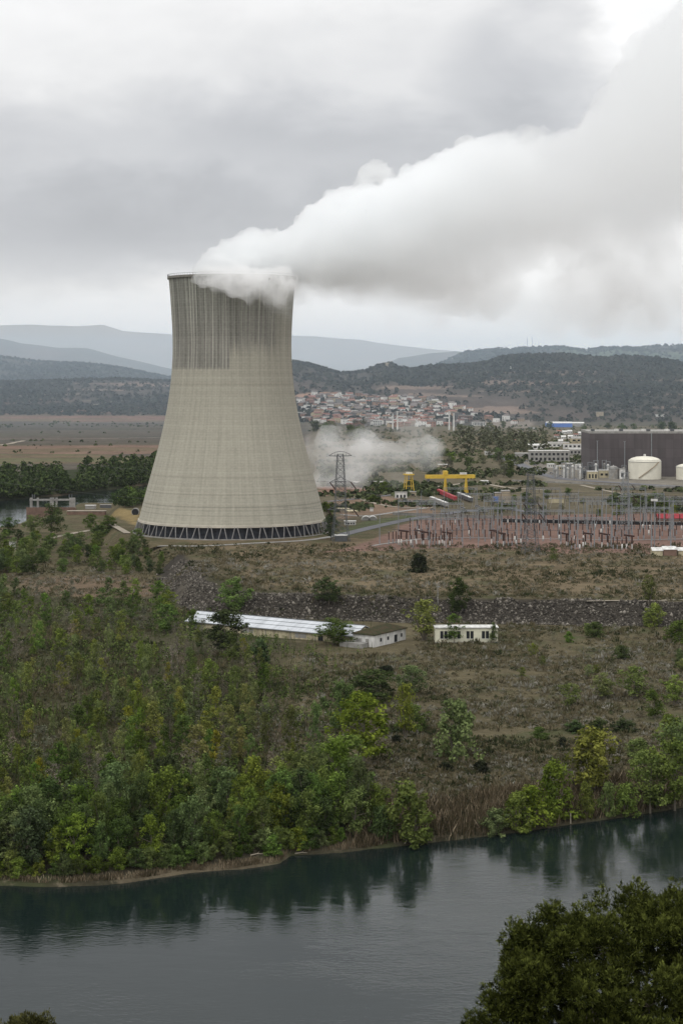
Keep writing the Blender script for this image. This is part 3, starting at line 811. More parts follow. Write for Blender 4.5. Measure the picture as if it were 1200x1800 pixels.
# lightning masts of the yard
def mast(px, pb, pt, label, lamp=False):
    x, y, z = G(px, pb); H = (pb - pt) * y / F
    r = thing('lamp_mast' if lamp else 'lightning_mast', (x, y, z), 0, label, 'mast', 'slim masts around the switchyard')
    mb = MB(); mb.bar((0, 0, -0.5), (0, 0, H), 0.28, 0.16, n=8); mb.build('pole', M['steel'], r)
    if lamp: mb = MB(); mb.box(-1.9, 1.9, -0.5, 0.5, H - 0.3, H + 0.9); mb.build('lamp_head', M['white'], r)
    else: mb = MB(); mb.bar((0, 0, H), (0, 0, H + 2), 0.08, 0.02); mb.build('spike', M['steel'], r)
for i, (px, pb, pt, lp) in enumerate([(1149, 962, 880, True), (667, 958, 905, False), (700, 955, 880, False), (740, 945, 870, False), (915, 950, 868, False), (1000, 955, 872, False), (1040, 945, 878, False), (1175, 948, 884, False), (863, 948, 880, False), (1058, 955, 860, False), (1125, 935, 872, False)]):
    mast(px, pb, pt, ['tall floodlight mast with white head', 'slim mast at the left corner of the switchyard', 'slim mast second from the left in the switchyard', 'slim mast before the road bend left of the gantry crane', 'slim mast just left of the dark slim pylon', 'slim mast behind the right front cluster', 'slim mast between the dark pylon and the thin pylon', 'slim mast behind the white roofed huts', 'slim mast below the beige building in the yard', 'tall slim mast in the middle of the right front cluster', 'slim mast just right of the thin lattice pylon'][i], lp)
for i in range(22):
    px = 712 + i * 23.0; a = G(px, 962); b_ = G(px + (930 - 712) * 0.0 + 6, 918)
    cable('busbar_wire', (a[0], a[1], a[2] + 17 + (i % 2) * 5), (b_[0], b_[1], b_[2] + 17 + (i % 2) * 5), 2.5, 0.09, 'sagging wire strung from the front to the back gantries of the switchyard', 'wires of the switchyard')
for i, (py, hh, px0, px1) in enumerate([(958, 9, 690, 830), (958, 9, 860, 1000), (950, 9, 1010, 1210), (946, 18, 700, 950), (938, 9, 720, 960), (938, 9, 970, 1210), (931, 20, 735, 990), (931, 20, 990, 1215), (925, 9, 760, 1000), (925, 9, 1000, 1215), (918, 20, 780, 1000), (918, 20, 1000, 1215)]):
    a = G(px0, py); b_ = G(px1, py)
    cable('busbar_wire', (a[0], a[1], a[2] + hh), (b_[0], b_[1], b_[2] + hh), 0.8, 0.12, 'level busbar wire running along the rows of the switchyard', 'busbars of the switchyard')
# low wall and red building behind the yard
def wall(px0, px1, py, h, th, m, label, name='wall'):
    a = G(px0, py[0]); b_ = G(px1, py[1]); L = math.hypot(b_[0] - a[0], b_[1] - a[1])
    r = thing(name, (a[0], a[1], min(a[2], b_[2])), math.atan2(b_[1] - a[1], b_[0] - a[0]), label, 'wall')
    mb = MB(); mb.box(0, L, -th / 2, th / 2, -1, h); mb.build('panels', m, r)
    mb = MB(); mb.box(-0.1, L + .1, -th / 2 - .15, th / 2 + .15, h, h + .3); mb.build('coping', M['greyconc'], r)
wall(880, 1230, (918, 924), 2.2, 0.5, M['dark'], 'long low dark wall behind the switchyard')
wall(690, 880, (905, 912), 1.6, 0.4, M['greyconc'], 'low grey wall beside the road above the switchyard')
wall(900, 1230, (846, 860), 1.2, 0.5, M['greyconc'], 'long pale parapet along the road below the tank')

# ------------------------------------------------------------------ buildings
def windows(root, x0, x1, y, z0, z1, n, m=None, frac=0.55):
    for i in range(n):
        c = x0 + (x1 - x0) * (i + 0.5) / n; hwid = (x1 - x0) / n * frac / 2
        mb = MB(); mb.box(c - hwid, c + hwid, y - 0.06, y + 0.02, z0, z1); mb.build('window', m or M['dark'], root)
def flat_building(px0, px1, pbase, ptop, depth, wm, label, rz=0, cat='building', rm=None, win=None, name='flat_roof_building', dist=None, dz=0):
    x0, y0, z0 = G((px0 + px1) / 2, pbase)
    Wd = (px1 - px0) * y0 / F; H = (pbase - ptop) * y0 / F
    r = thing(name, (x0, y0, z0 + dz), R(rz), label, cat)
    mb = MB(); mb.box(-Wd / 2, Wd / 2, 0, depth, -2, H); mb.build('wall', wm, r)
    mb = MB(); mb.box(-Wd / 2 - .25, Wd / 2 + .25, -.25, depth + .25, H, H + max(0.35, H * 0.05)); mb.build('roof', rm or M['greyconc'], r)
    if win:
        for (za, zb, n) in win: windows(r, -Wd / 2 + 0.5, Wd / 2 - 0.5, 0, H * za, H * zb, n)
    return r, Wd, H
def gable_building(px0, px1, pbase, peave, ridge, depth, wm, rm, label, rz=0, cat='building', name='gabled_building', win=0, group=None):
    x0, y0, z0 = G((px0 + px1) / 2, pbase)
    Wd = (px1 - px0) * y0 / F; H = (pbase - peave) * y0 / F
    r = thing(name, (x0, y0, z0), R(rz), label, cat, group)
    mb = MB(); mb.gable_walls(-Wd / 2, Wd / 2, 0, depth, H, ridge); mb.build('wall', wm, r)
    mb = MB(); mb.gable(-Wd / 2, Wd / 2, 0, depth, H, ridge, th=0.18); mb.build('roof', rm, r)
    if win: windows(r, -Wd / 2 + 0.5, Wd / 2 - 0.5, 0, H * 0.3, H * 0.75, win)
    return r
# long shed with pale corrugated roof
A = W(328, 1105, 5.0); ang = math.atan2(-0.540, 0.842)
def corr_mat():
    m = bpy.data.materials.new('pale_corrugated_roof'); m.use_nodes = True
    t = NT(m.node_tree); b = t.n['Principled BSDF']
    tc = t.add('ShaderNodeTexCoord'); sp = t.add('ShaderNodeSeparateXYZ', i_0=tc.outputs['Object'])
    rib = t.m('FRACT', t.m('DIVIDE', sp.outputs[0], 6.0)); seam = t.m('LESS_THAN', rib, 0.04)
    n = t.noise(t.scalev(tc.outputs['Object'], (0.5, 0.06, 0.06)), 1.0, 4, 0.6)
    c = t.mix(t.ramp(n, 0.3, 0.75), (0.50, 0.52, 0.545), (0.36, 0.38, 0.40))
    c = t.mix(t.m('MULTIPLY', seam, 0.4), c, (0.25, 0.26, 0.27))
    t.put(b.inputs['Base Color'], c); b.inputs['Roughness'].default_value = 0.6
    return m
M['corr'] = corr_mat()
shed = thing('long_shed', (A[0], A[1], 5.0), ang, 'long low farm shed with pale corrugated roof and cream wall below the rock slope', 'shed')
L = 84.0
mb = MB(); mb.gable_walls(0, L, 0, 17, 3.3, 2.6); mb.build('wall', M['cream'], shed)
mb = MB()
def slab(p0, p1, z0, z1, x0=-0.5, x1=L + 0.3, th=0.22):
    mb.add([(x0, p0, z0), (x1, p0, z0), (x1, p1, z1), (x0, p1, z1), (x0, p0, z0 + th), (x1, p0, z0 + th), (x1, p1, z1 + th), (x0, p1, z1 + th)],
           [(0, 3, 2, 1), (4, 5, 6, 7), (0, 1, 5, 4), (1, 2, 6, 5), (2, 3, 7, 6), (3, 0, 4, 7)])
slab(-0.7, 2.6, 3.2, 4.2); slab(2.7, 5.6, 4.45, 5.35); slab(5.7, 8.5, 5.6, 6.4); slab(8.5, 17.6, 6.38, 3.3)
mb.build('roof', M['corr'], shed)
mb = MB()
for y0_, z0_ in ((2.62, 4.0), (5.62, 5.15)): mb.box(0, L, y0_, y0_ + 0.05, z0_, z0_ + 0.5)
mb.box(0, L, 8.35, 8.65, 6.6, 6.85)
mb.build('roof_step', M['darksteel'], shed)
for i in range(12):
    mb = MB(); x = 3 + i * 6.6; mb.box(x, x + 5.4, -0.08, 0.0, 0.7, 2.5); mb.build('window', M['cream'] if i % 4 else M['greyconc'], shed)
for i in range(14):
    mb = MB(); x = 2 + i * 6.2; mb.box(x, x + 0.25, -0.22, 0.0, -0.5, 3.2); mb.build('buttress', M['beige'], shed)
mb = MB(); mb.box(67, 69.5, -0.12, 0.02, 0.2, 2.2); mb.build('doorway', M['dark'], shed)
mb = MB(); mb.box(-0.5, L + 0.3, -0.95, -0.72, 3.05, 3.3); mb.build('gutter', M['steel'], shed)
for i in range(7): mb = MB(); xx = 4 + i * 12.4; mb.bar((xx, -0.35, -0.3), (xx, -0.35, 3.1), 0.09, n=6); mb.build('downpipe', M['steel'], shed)
# mossy annex
an = thing('mossy_roof_annex', (A[0] + 84.6 * 0.842, A[1] - 84.6 * 0.540, 5.0), ang, 'white walled block with sagging mossy brown roof at the end of the long shed', 'shed')
mb = MB(); mb.box(0, 10, -1.5, 23, -2, 4.6)
mb.build('wall', M['white'], an)
mb = MB(); mb.add([(-0.6, -2.1, 4.6), (10.6, -2.1, 4.6), (10.6, 23.6, 4.6), (-0.6, 23.6, 4.6), (-0.6, -2.1, 4.9), (10.6, -2.1, 4.9), (10.6, 23.6, 4.9), (-0.6, 23.6, 4.9), (4, 4, 6.6), (4, 18, 6.9)],
              [(0, 3, 2, 1), (0, 1, 5, 4), (1, 2, 6, 5), (2, 3, 7, 6), (3, 0, 4, 7), (4, 5, 8), (5, 6, 9, 8), (6, 7, 9), (7, 4, 8, 9)])
mb.build('roof', M['moss'], an)
for y in (3, 8.5, 14, 19):
    mb = MB(); mb.box(10.0, 10.08, y, y + (1.2 if y != 14 else 2.2), 0.1 if y == 14 else 1.6, 3.0); mb.build('door' if y == 14 else 'window', M['dark'], an)
mb = MB(); mb.box(2, 4, -1.6, -1.5, 1.5, 3); mb.box(6, 7.5, -1.6, -1.5, 1.5, 3); mb.build('window', M['greyconc'], an)
lean = MB(); lean.box(-3.2, 7.5, -6.5, -1.55, -1, 1.7); lo = lean.build('lean_to', M['greyconc'], an)
# cabin
x0, y0 = W(819.5, 1131, 5.0); k = y0 / F
cab = thing('site_cabin', (x0, y0, 5.0), R(1), 'cream cabin with a row of dark windows right of the long shed', 'cabin')
Wc = 110 * k; Hc = 27 * k
mb = MB(); mb.box(-Wc / 2, Wc / 2, 0, 7, -1, Hc); mb.build('wall', mat('cabin_paint', (0.62, 0.60, 0.47), var=0.1, vscale=0.4), cab)
mb = MB(); mb.box(-Wc / 2 - .3, Wc / 2 + .3, -.4, 7.4, Hc, Hc + .35); mb.build('roof', M['white'], cab)
mb = MB(); mb.box(-Wc / 2 - .05, Wc / 2 + .05, -.06, 0, 0.0, 0.5); mb.build('skirt', M['greyconc'], cab)
for px in (776, 783, 790, 806, 822, 829, 849, 856, 866):
    c = (px - 819.5) * k; mb = MB(); mb.box(c - 0.62, c + 0.62, -0.08, 0.02, Hc * 0.32, Hc * 0.80); wn_ = mb.build('window', M['dark'], cab)
    mb = MB(); mb.box(c - 0.72, c + 0.72, -0.14, -0.08, Hc * 0.30, Hc * 0.32); mb.build('sill', M['white'], wn_)
mb = MB(); mb.box(-Wc / 2 - 1, Wc / 2 - 8, -3, -0.5, -0.5, 0.12); mb.build('paving', M['greyconc'], cab)
# light pole
x, y, z = G(769, 1062)
lp = thing('lamp_post', (x, y, z), 0, 'slim pale lamp post at the top of the rock slope', 'lamp post')
mb = MB(); mb.bar((0, 0, -0.5), (0, 0, 7.6), 0.2, 0.13, n=8); mb.build('pole', M['greyconc'], lp)
mb = MB(); mb.box(-0.1, 1.1, -.2, .2, 7.5, 7.75); mb.build('lamp_head', M['steel'], lp)

def cladding(name, col):
    m = mat(name, col, rough=0.6, var=0.08, vscale=0.2, stretch=(1, 1, 0.15)); t = NT(m.node_tree); b = t.n['Principled BSDF']
    src = b.inputs['Base Color'].links[0].from_socket; tc = t.add('ShaderNodeTexCoord'); sp = t.add('ShaderNodeSeparateXYZ', i_0=tc.outputs['Object'])
    seam = t.m('LESS_THAN', t.m('FRACT', t.m('DIVIDE', sp.outputs[0], 7.5)), 0.05); hs_ = t.m('LESS_THAN', t.m('FRACT', t.m('DIVIDE', sp.outputs[2], 9.0)), 0.04)
    pn = t.add('ShaderNodeTexWhiteNoise', noise_dimensions='2D'); t.put(pn.inputs['Vector'], t.add('ShaderNodeCombineXYZ', i_0=t.m('FLOOR', t.m('DIVIDE', sp.outputs[0], 7.5)), i_1=t.m('FLOOR', t.m('DIVIDE', sp.outputs[2], 9.0)), i_2=0.0).outputs[0])
    k = t.m('ADD', 0.90, t.m('MULTIPLY', pn.outputs[0], 0.2)); k = t.m('SUBTRACT', k, t.m('MULTIPLY', t.m('MAXIMUM', seam, hs_), 0.22))
    v = t.add('ShaderNodeVectorMath', operation='SCALE', i_0=src); t.put(v.inputs['Scale'], k); t.put(b.inputs['Base Color'], v.outputs[0]); return m
M['brownclad'] = cladding('ribbed_brown_cladding', (0.092, 0.080, 0.082))
# turbine hall
tb, Wt, Ht = flat_building(1035, 1330, 838, 762, 60, M['brownclad'], 'vast dark brown turbine hall with a pale roof edge', name='turbine_hall', rm=M['greyconc'])
for i, px in enumerate((1042, 1084, 1092, 1131, 1140, 1172, 1182)):
    c = (px - 1182.5) * tb.location.y / F
    mb = MB(); mb.box(c - 1.5, c + 1.5, 2, 8, Ht + 2.2, Ht + 4.2); mb.build('roof_vent', M['white'] if i % 2 else M['darksteel'], tb)
mb = MB(); c = (1144 - 1182.5) * tb.location.y / F; mb.bar((c, -0.5, 0), (c, -0.5, Ht), 0.45, n=6); mb.build('downpipe', M['steel'], tb)
# storage tanks
def tank(px0, px1, pb, pt, label, m):
    x, y, z = G((px0 + px1) / 2, pb); rad = (px1 - px0) / 2 * y / F; H = (pb - pt) * y / F
    r = thing('storage_tank', (x, y + rad, z), 0, label, 'tank', 'storage tanks by the turbine hall')
    mb = MB(); hs = H * 0.76
    mb.lathe([(rad, -1), (rad, hs)], 48); mb.build('shell', m, r, smooth=True)
    mb = MB(); mb.lathe([(rad, hs), (rad * 0.97, hs + (H - hs) * 0.28), (rad * 0.8, hs + (H - hs) * 0.62), (rad * 0.5, hs + (H - hs) * 0.88), (0.01, H)], 48); mb.build('dome_roof', m, r, smooth=True)
    mb = MB(); mb.bar((0, 0, H - .2), (0, 0, H + rad * 0.12), rad * 0.07, n=8); mb.build('vent', M['white'], r)
    mb = MB()
    n = 14
    for k_ in range(n):
        a0 = R(-120) + R(75) * k_ / n; a1 = R(-120) + R(75) * (k_ + 1) / n
        za, zb = hs * (0.08 + 0.92 * k_ / n), hs * (0.08 + 0.92 * (k_ + 1) / n)
        mb.bar(((rad + .5) * math.cos(a0), (rad + .5) * math.sin(a0), za), ((rad + .5) * math.cos(a1), (rad + .5) * math.sin(a1), zb), rad * 0.035)
    mb.build('spiral_stair', M['beige'], r)
    mb = MB(); mb.lathe([(rad + .1, hs), (rad + .35, hs), (rad + .35, hs + .25), (rad + .1, hs + .25)], 48)
    mb.lathe([(rad * .97, hs + 1.6), (rad * .97 + .12, hs + 1.6), (rad * .97 + .12, hs + 1.72), (rad * .97, hs + 1.72)], 48)
    for q in range(30): aa = 2 * math.pi * q / 30; mb.bar((rad * .97 * math.cos(aa), rad * .97 * math.sin(aa), hs), (rad * .97 * math.cos(aa), rad * .97 * math.sin(aa), hs + 1.7), 0.06)
    mb.build('railing', M['steel'], r)
    return r
tank(1108, 1166, 843, 803, 'big cream domed storage tank before the brown turbine hall', M['tankpaint'])
tank(1192, 1240, 844, 816, 'cream domed tank cut by the right edge of the photo', M['tankpaint'])
tank(1100, 1122, 838, 802, 'smaller white tank peeping out behind the big cream tank', M['white'])
tank(1070, 1087, 842, 819, 'grey tank with white top left of the big cream tank', M['greyconc'])
tank(1183, 1192, 838, 815, 'narrow white tank between the two cream tanks', M['white'])
flat_building(1190, 1260, 832, 793, 20, M['beige'], 'beige block with dark top at the right edge before the turbine hall', rm=M['darksteel'])
flat_building(1032, 1050, 842, 829, 8, M['cream'], 'small cream building with three dark doors left of the grey tank', win=[(0.1, 0.65, 3)], rm=M['white'])
flat_building(1052, 1070, 840, 827, 8, M['cream'], 'second small cream building beside the grey tank', win=[(0.3, 0.6, 2)], rm=M['white'])
flat_building(1088, 1098, 842, 825, 8, M['white'], 'narrow white kiosk against the big cream tank', win=[(0.2, 0.6, 1)])
flat_building(930, 1000, 812, 793, 14, M['greyconc'], 'long grey two storey office with two rows of dark windows', win=[(0.15, 0.40, 9), (0.60, 0.82, 9)], rm=M['white'])
flat_building(1000, 1034, 800, 790, 12, M['greyconc'], 'low grey block between the office and the turbine hall', win=[(0.3, 0.7, 5)], rm=M['white'])
flat_building(990, 1036, 789, 780, 10, M['white'], 'white low building behind the grey office', win=[(0.3, 0.7, 6)], rm=M['beige'])
flat_building(905, 935, 803, 797, 8, M['greyconc'], 'very low grey shelter beside the upper road', rm=M['white'])
gable_building(905, 945, 783, 776, 2.5, 14, M['white'], M['terracotta'], 'white house row with red tiled roof left of the clustered villas')
gable_building(928, 958, 790, 783, 2, 12, M['white'], M['white'], 'white warehouse with open dark bays', win=4)
gable_building(962, 1000, 786, 780, 2.2, 12, M['white'], M['greyconc'], 'white warehouse just left of the round arched buildings', win=5)
gable_building(1003, 1030, 778, 771, 3, 12, M['cream'], M['greyconc'], 'cream shed behind the turbine hall corner', win=3)
bl = gable_building(960, 1005, 751, 744, 2.5, 22, M['blue'], M['white'], 'bright blue industrial shed with a white roof under the hills')
gable_building(1003, 1026, 750, 744, 2.0, 16, M['greyconc'], M['white'], 'grey shed with white roof joined to the blue shed')
flat_building(930, 940, 754, 751, 8, M['white'], 'tiny white building left of the blue shed')
for i, (px, py) in enumerate([(982, 762), (992, 763), (1001, 762), (978, 770), (990, 772), (1002, 771), (1012, 768), (1020, 765), (1028, 770), (1015, 777), (985, 779)]):
    gable_building(px - 4, px + 4, py, py - 4, 1.8, 9, M['white'], M['white'] if i % 3 else M['terracotta'], 'small white villa in the cluster between the blue shed and the turbine hall', group='white villas under the blue shed', name='villa', cat='house', win=2)
flat_building(1048, 1060, 733, 725, 12, M['beige'], 'lone pale stone farmhouse on the dark hillside', name='farmhouse', cat='house')
flat_building(1152, 1158, 733, 729, 8, M['white'], 'left one of two small white farmhouses low on the right hillside', name='farmhouse', cat='house')
flat_building(1161, 1167, 733, 729, 8, M['white'], 'right one of two small white farmhouses low on the right hillside', name='farmhouse', cat='house')
flat_building(896, 902, 648, 644, 8, M['white'], 'lone white house high on the dark ridge', name='hill_house', cat='house')
flat_building(1141, 1151, 693, 689, 8, M['white'], 'white house halfway up the right hillside', name='hill_house', cat='house')
# buildings in the middle
flat_building(870, 884, 883, 867, 9, M['beige'], 'beige hall with a blue door under the crane road', name='gatehouse')
fb, Wf, Hf = flat_building(882, 896, 884, 864, 12, M['beige'], 'taller pale brick hall beside the blue doored hall')
x, y, z = G(873, 884); o = MB().box(-2.2, 2.2, -0.6, -0.1, 0, 5).build('blue_gate', M['blue']); o.location = (x - 1, y, z); tag(o, 'blue roller door panel leaning on the beige hall', 'door panel')
flat_building(694, 715, 876, 866, 6, M['white'], 'small white hut left of the gantry crane', win=[(0.1, 0.6, 3)])
flat_building(720, 731, 873, 865, 6, M['beige'], 'little pink beige hut at the foot of the yellow frame', win=[(0.2, 0.6, 1)])
flat_building(650, 656, 899, 894, 4, M['white'], 'tiny white box on the bare ground above the road')
flat_building(588, 610, 952, 942, 7, M['darksteel'], 'dark hut with white roof behind the tall pylon', rm=M['white'])
flat_building(605, 625, 923, 917, 6, M['white'], 'white container office right of the tall pylon', win=[(0.2, 0.7, 4)], rm=M['white'])
for i, px in enumerate((643, 655)):
    x, y, z = G(px, 915); r = thing('arched_tent', (x, y, z), 0, ('left' if i == 0 else 'right') + ' one of two white arched tents above the switchyard road', 'tent')
    mb = MB(); n = 8
    for k_ in range(n):
        a0, a1 = math.pi * k_ / n, math.pi * (k_ + 1) / n
        mb.add([(3 * math.cos(a0), 0, 2.8 * math.sin(a0)), (3 * math.cos(a1), 0, 2.8 * math.sin(a1)), (3 * math.cos(a1), 8, 2.8 * math.sin(a1)), (3 * math.cos(a0), 8, 2.8 * math.sin(a0))], [(0, 1, 2, 3)])
    mb.build('cover', M['white'], r)
    mb = MB(); mb.add([(3 * math.cos(math.pi * k_ / n), 0.3, 2.8 * math.sin(math.pi * k_ / n)) for k_ in range(n + 1)], [tuple(range(n + 1))]); mb.build('front', M['greyconc'], r)
for i, (px, py) in enumerate([(612, 902), (622, 902)]):
    r = gable_building(px, px + 8, py, py - 3, 1.2, 34, M['beige'], M['cream'], ('left' if i == 0 else 'right') + ' one of two long narrow cream sheds seen end on', rz=28, name='long_cream_shed')
# white containers row far side of the track
for i, px in enumerate((620, 640, 653, 666, 680)):
    flat_building(px, px + 11, 850, 847, 4, M['white'], '%s white container in the row behind the steam' % ['leftmost', 'second', 'third', 'fourth', 'last'][i], name='container', cat='container', rm=M['white'])
# white huts lower right
for i, (px0, px1, pb, pt) in enumerate([(1146, 1164, 977, 965), (1165, 1188, 977, 963), (1191, 1225, 977, 965)]):
    gable_building(px0, px1, pb, pt + 3, 1.4, 7, M['cream'] if i != 1 else M['redwall'], M['white'], ['cream hut with white roof, leftmost of the huts below the switchyard', 'red brick hut with white roof between two cream huts', 'cream hut with white roof at the right edge below the switchyard'][i], name='hut', cat='hut')
# red roofed long shed right
gable_building(1156, 1240, 920, 911, 2.5, 10, M['redwall'], M['red'], 'long shed with a bright red roof behind the switchyard')
flat_building(965, 990, 884, 877, 6, M['cream'], 'low cream hut in the scrub behind the switchyard')
# parked cars on the works yard
def car_proto():
    r = thing('parked_car', (0, 0, 0), 0, 'x', 'car', 'cars parked by the works road')
    mb = MB(); mb.add([(-2.1, -.85, .35), (2.1, -.85, .35), (2.1, .85, .35), (-2.1, .85, .35), (-2.1, -.85, .85), (2.1, -.85, .8), (2.1, .85, .8), (-2.1, .85, .85)], [(0, 3, 2, 1), (4, 5, 6, 7), (0, 1, 5, 4), (1, 2, 6, 5), (2, 3, 7, 6), (3, 0, 4, 7)])
    mb.add([(-1.7, -.75, .84), (1.1, -.75, .82), (1.1, .75, .82), (-1.7, .75, .84), (-1.2, -.62, 1.45), (0.4, -.62, 1.45), (0.4, .62, 1.45), (-1.2, .62, 1.45)], [(4, 5, 6, 7)]); mb.build('body', M['carpaint'], r)
    mb = MB(); mb.add([(-1.7, -.75, .84), (1.1, -.75, .82), (1.1, .75, .82), (-1.7, .75, .84), (-1.2, -.62, 1.44), (0.4, -.62, 1.44), (0.4, .62, 1.44), (-1.2, .62, 1.44)], [(0, 1, 5, 4), (1, 2, 6, 5), (2, 3, 7, 6), (3, 0, 4, 7)]); mb.build('windows', M['dark'], r)
    for wx in (-1.35, 1.3):
        for wy in (-.86, .86): mb = MB(); mb.bar((wx, wy - .1, .33), (wx, wy + .1, .33), .33, n=12); mb.build('wheel', M['dark'], r)
    return r
M['carpaint'] = mat('car_paint', (0.42, 0.42, 0.43), rough=0.35, var=0.05, objvar=0.6)
car0 = car_proto()
for i, (px, py) in enumerate([(925, 812), (932, 815), (940, 819), (949, 825), (958, 829), (968, 833), (985, 838), (996, 840), (1010, 843), (1024, 844), (906, 806), (914, 809), (760, 898), (812, 895), (838, 892), (650, 913)]):
    x, y, z = G(px, py); o = car0 if i == 0 else dup(car0)
    o.location = (x, y, z + 0.3); o.rotation_euler = (0, 0, random.uniform(-.6, .3)); o['label'] = 'small car parked along the %s' % ('works road between the grey office and the tank' if py < 850 else 'road above the switchyard')
# extra small works buildings
for i, (a_, b_, pb_, pt_, m_, lab_) in enumerate([(962, 974, 822, 816, 'white', 'small white workshop below the grey office'), (978, 990, 826, 820, 'cream', 'small cream store right of the white workshop'), (994, 1006, 822, 815, 'greyconc', 'grey pump building right of the cream store'), (1012, 1030, 826, 817, 'white', 'long white store at the corner of the turbine hall'), (852, 862, 800, 794, 'white', 'bright white shed at the upper end of the works road'), (866, 884, 800, 797, 'beige', 'low tan kiosk right of the bright white shed'), (845, 858, 852, 846, 'white', 'white hut right of the gantry crane on the bank'), (770, 790, 822, 817, 'beige', 'ruined beige block on the bank behind the crane')]):
    flat_building(a_, b_, pb_, pt_, 9, M[m_], lab_, win=[(0.3, 0.7, 3)], rm=M['white'])
# red and dark trailers under the crane
for (pxa, pya, pxb, pyb, m, lab) in [(770, 868, 800, 882, 'red', 'long bright red trailer under the yellow gantry crane'), (805, 874, 828, 884, 'darksteel', 'long dark trailer at the right foot of the gantry crane'), (757, 882, 785, 893, 'greyconc', 'long grey trailer left of the red trailer')]:
    a = G(pxa, pya); b_ = G(pxb, pyb); L2 = math.hypot(b_[0] - a[0], b_[1] - a[1])
    r = thing('trailer', (a[0], a[1], a[2]), math.atan2(b_[1] - a[1], b_[0] - a[0]), lab, 'trailer')
    mb = MB(); mb.box(0, L2, -1.3, 1.3, 1.2, 3.8); mb.build('body', M[m], r)
    mb = MB(); mb.box(0.3, L2 - 0.3, -1.1, 1.1, 3.8, 4.1); mb.build('roof', M['white'] if m != 'red' else M['red'], r)
    for k_ in range(6):
        for sg in (-1, 1):
            mb = MB(); xx = L2 * (0.08 + 0.168 * k_); mb.bar((xx, sg * 1.0, 0.6), (xx, sg * 1.35, 0.6), 0.6, n=10); mb.build('wheel', M['dark'], r)
# gantry crane
x, y, z = G(783, 868)
cr = thing('gantry_crane', (x, y, z), R(6), 'yellow gantry crane with two pairs of legs and long box girder', 'crane')
k = y / F
mb = MB(); mb.box(-35 * k, 52 * k, -0.9, 0.9, 27 * k, 33 * k); mb.box(-35 * k, 52 * k, 4.1, 5.9, 27 * k, 33 * k); mb.build('girder', M['yellow'], cr)
for sx, n_ in ((0, 0), (37 * k, 1)):
    for sy in (0, 5):
        mb = MB(); mb.bar((sx + (sy - 2.5) * 0.6, sy, 0), (sx + (sy - 2.5) * 0.1, sy, 28 * k + (4 if n_ == 0 else 1) * k), 1.15, 0.95, n=4); mb.build('leg', M['yellow'], cr)
mb = MB(); mb.box(-1.6, 1.6, -1.4, 6.4, 33 * k, 40 * k); mb.build('trolley_house', M['yellow'], cr)
mb = MB(); mb.box(25 * k, 37 * k, -1.5, 1.5, 34 * k, 37 * k); mb.build('cabin', M['white'], cr)
mb = MB(); mb.box(-33 * k, -29 * k, -1, 1, 22 * k, 26 * k); mb.bar((-31 * k, 0, 26 * k), (-31 * k, 0, 28 * k), 0.1); mb.build('hoist', M['darksteel'], cr)
# yellow frame tower
x, y, z = G(718, 864); k = y / F
yt = thing('yellow_tower_frame', (x, y, z), R(15), 'yellow four legged frame with platform left of the gantry crane', 'frame tower')
for sx in (-1, 1):
    for sy in (-1, 1):
        mb = MB(); mb.bar((sx * 3.6, sy * 3.6, -0.3), (sx * 2.2, sy * 2.2, 29 * k), 0.42); mb.build('leg', M['yellow'], yt)
mb = MB(); mb.box(-3.8, 3.8, -3.8, 3.8, 29 * k, 31 * k); mb.build('platform', M['yellow'], yt)
mb = MB(); mb.box(-2, 2.5, -2, 2, 31 * k, 34 * k); mb.build('cabin', M['white'], yt)
mb = MB()
for q in (0.33, 0.66):
    ww = 3.6 - 1.4 * q
    for a, b_ in (((-1, -1), (1, -1)), ((1, -1), (1, 1)), ((1, 1), (-1, 1)), ((-1, 1), (-1, -1))):
        mb.bar((a[0] * ww, a[1] * ww, 29 * k * q), (b_[0] * ww, b_[1] * ww, 29 * k * q), 0.18)
mb.build('bracing', M['yellow'], yt)
# process yard left of tank: pipework frames and vessels
for i in range(16):
    px = 975 + i * 8.2 + random.uniform(-2, 2)
    if 1028 < px < 1072 or px > 1100: dy = 1722
    else: dy = 1722
    x = (px - 600) * dy / F; z = hz(x, dy); Hh = random.uniform(7, 17)
    r = thing('process_frame', (x, dy + random.uniform(-8, 25), z), R(random.uniform(-5, 5)), '%s pipework frame with vessels in the yard before the turbine hall' % ['short', 'tall', 'medium height'][int(Hh > 12) if Hh < 15 else 1], 'pipe frame', 'pipework frames before the turbine hall')
    mb = MB()
    for sx in (-2, 2):
        for sy in (-2, 2): mb.bar((sx, sy, -1), (sx, sy, Hh), 0.2)
    for q in (0.35, 0.7, 1.0):
        for a, b_ in (((-2, -2), (2, -2)), ((2, -2), (2, 2)), ((2, 2), (-2, 2)), ((-2, 2), (-2, -2))): mb.bar((*a, Hh * q), (*b_, Hh * q), 0.17)
    mb.build('frame', M['steel'], r)
    mb = MB(); mb.dome(0, 0, Hh * 0.75, 1.4, 1.4, 1.6, full=True, n=10, m=6); mb.bar((0, 0, 0), (0, 0, Hh * 0.7), 0.9, n=8); mb.build('vessel', M[random.choice(['white', 'greyconc', 'darksteel'])], r, smooth=False)
for i, (px, pt) in enumerate([(1049, 775), (1097, 776)]):
    x = (px - 600) * 1740 / F; z = hz(x, 1740); H = CAMZ - (pt - HY) * 1740 / F - z
    r = thing('thin_mast', (x, 1740, z), 0, ('left' if i == 0 else 'right') + ' one of two thin pale masts before the brown turbine hall', 'mast')
    mb = MB(); mb.bar((0, 0, -1), (0, 0, H), 0.45, 0.3, n=6); mb.build('pole', M['steel'], r)
    mb = MB(); mb.bar((-1.2, 0, H), (1.2, 0, H), 0.2); mb.build('crossarm', M['steel'], r)
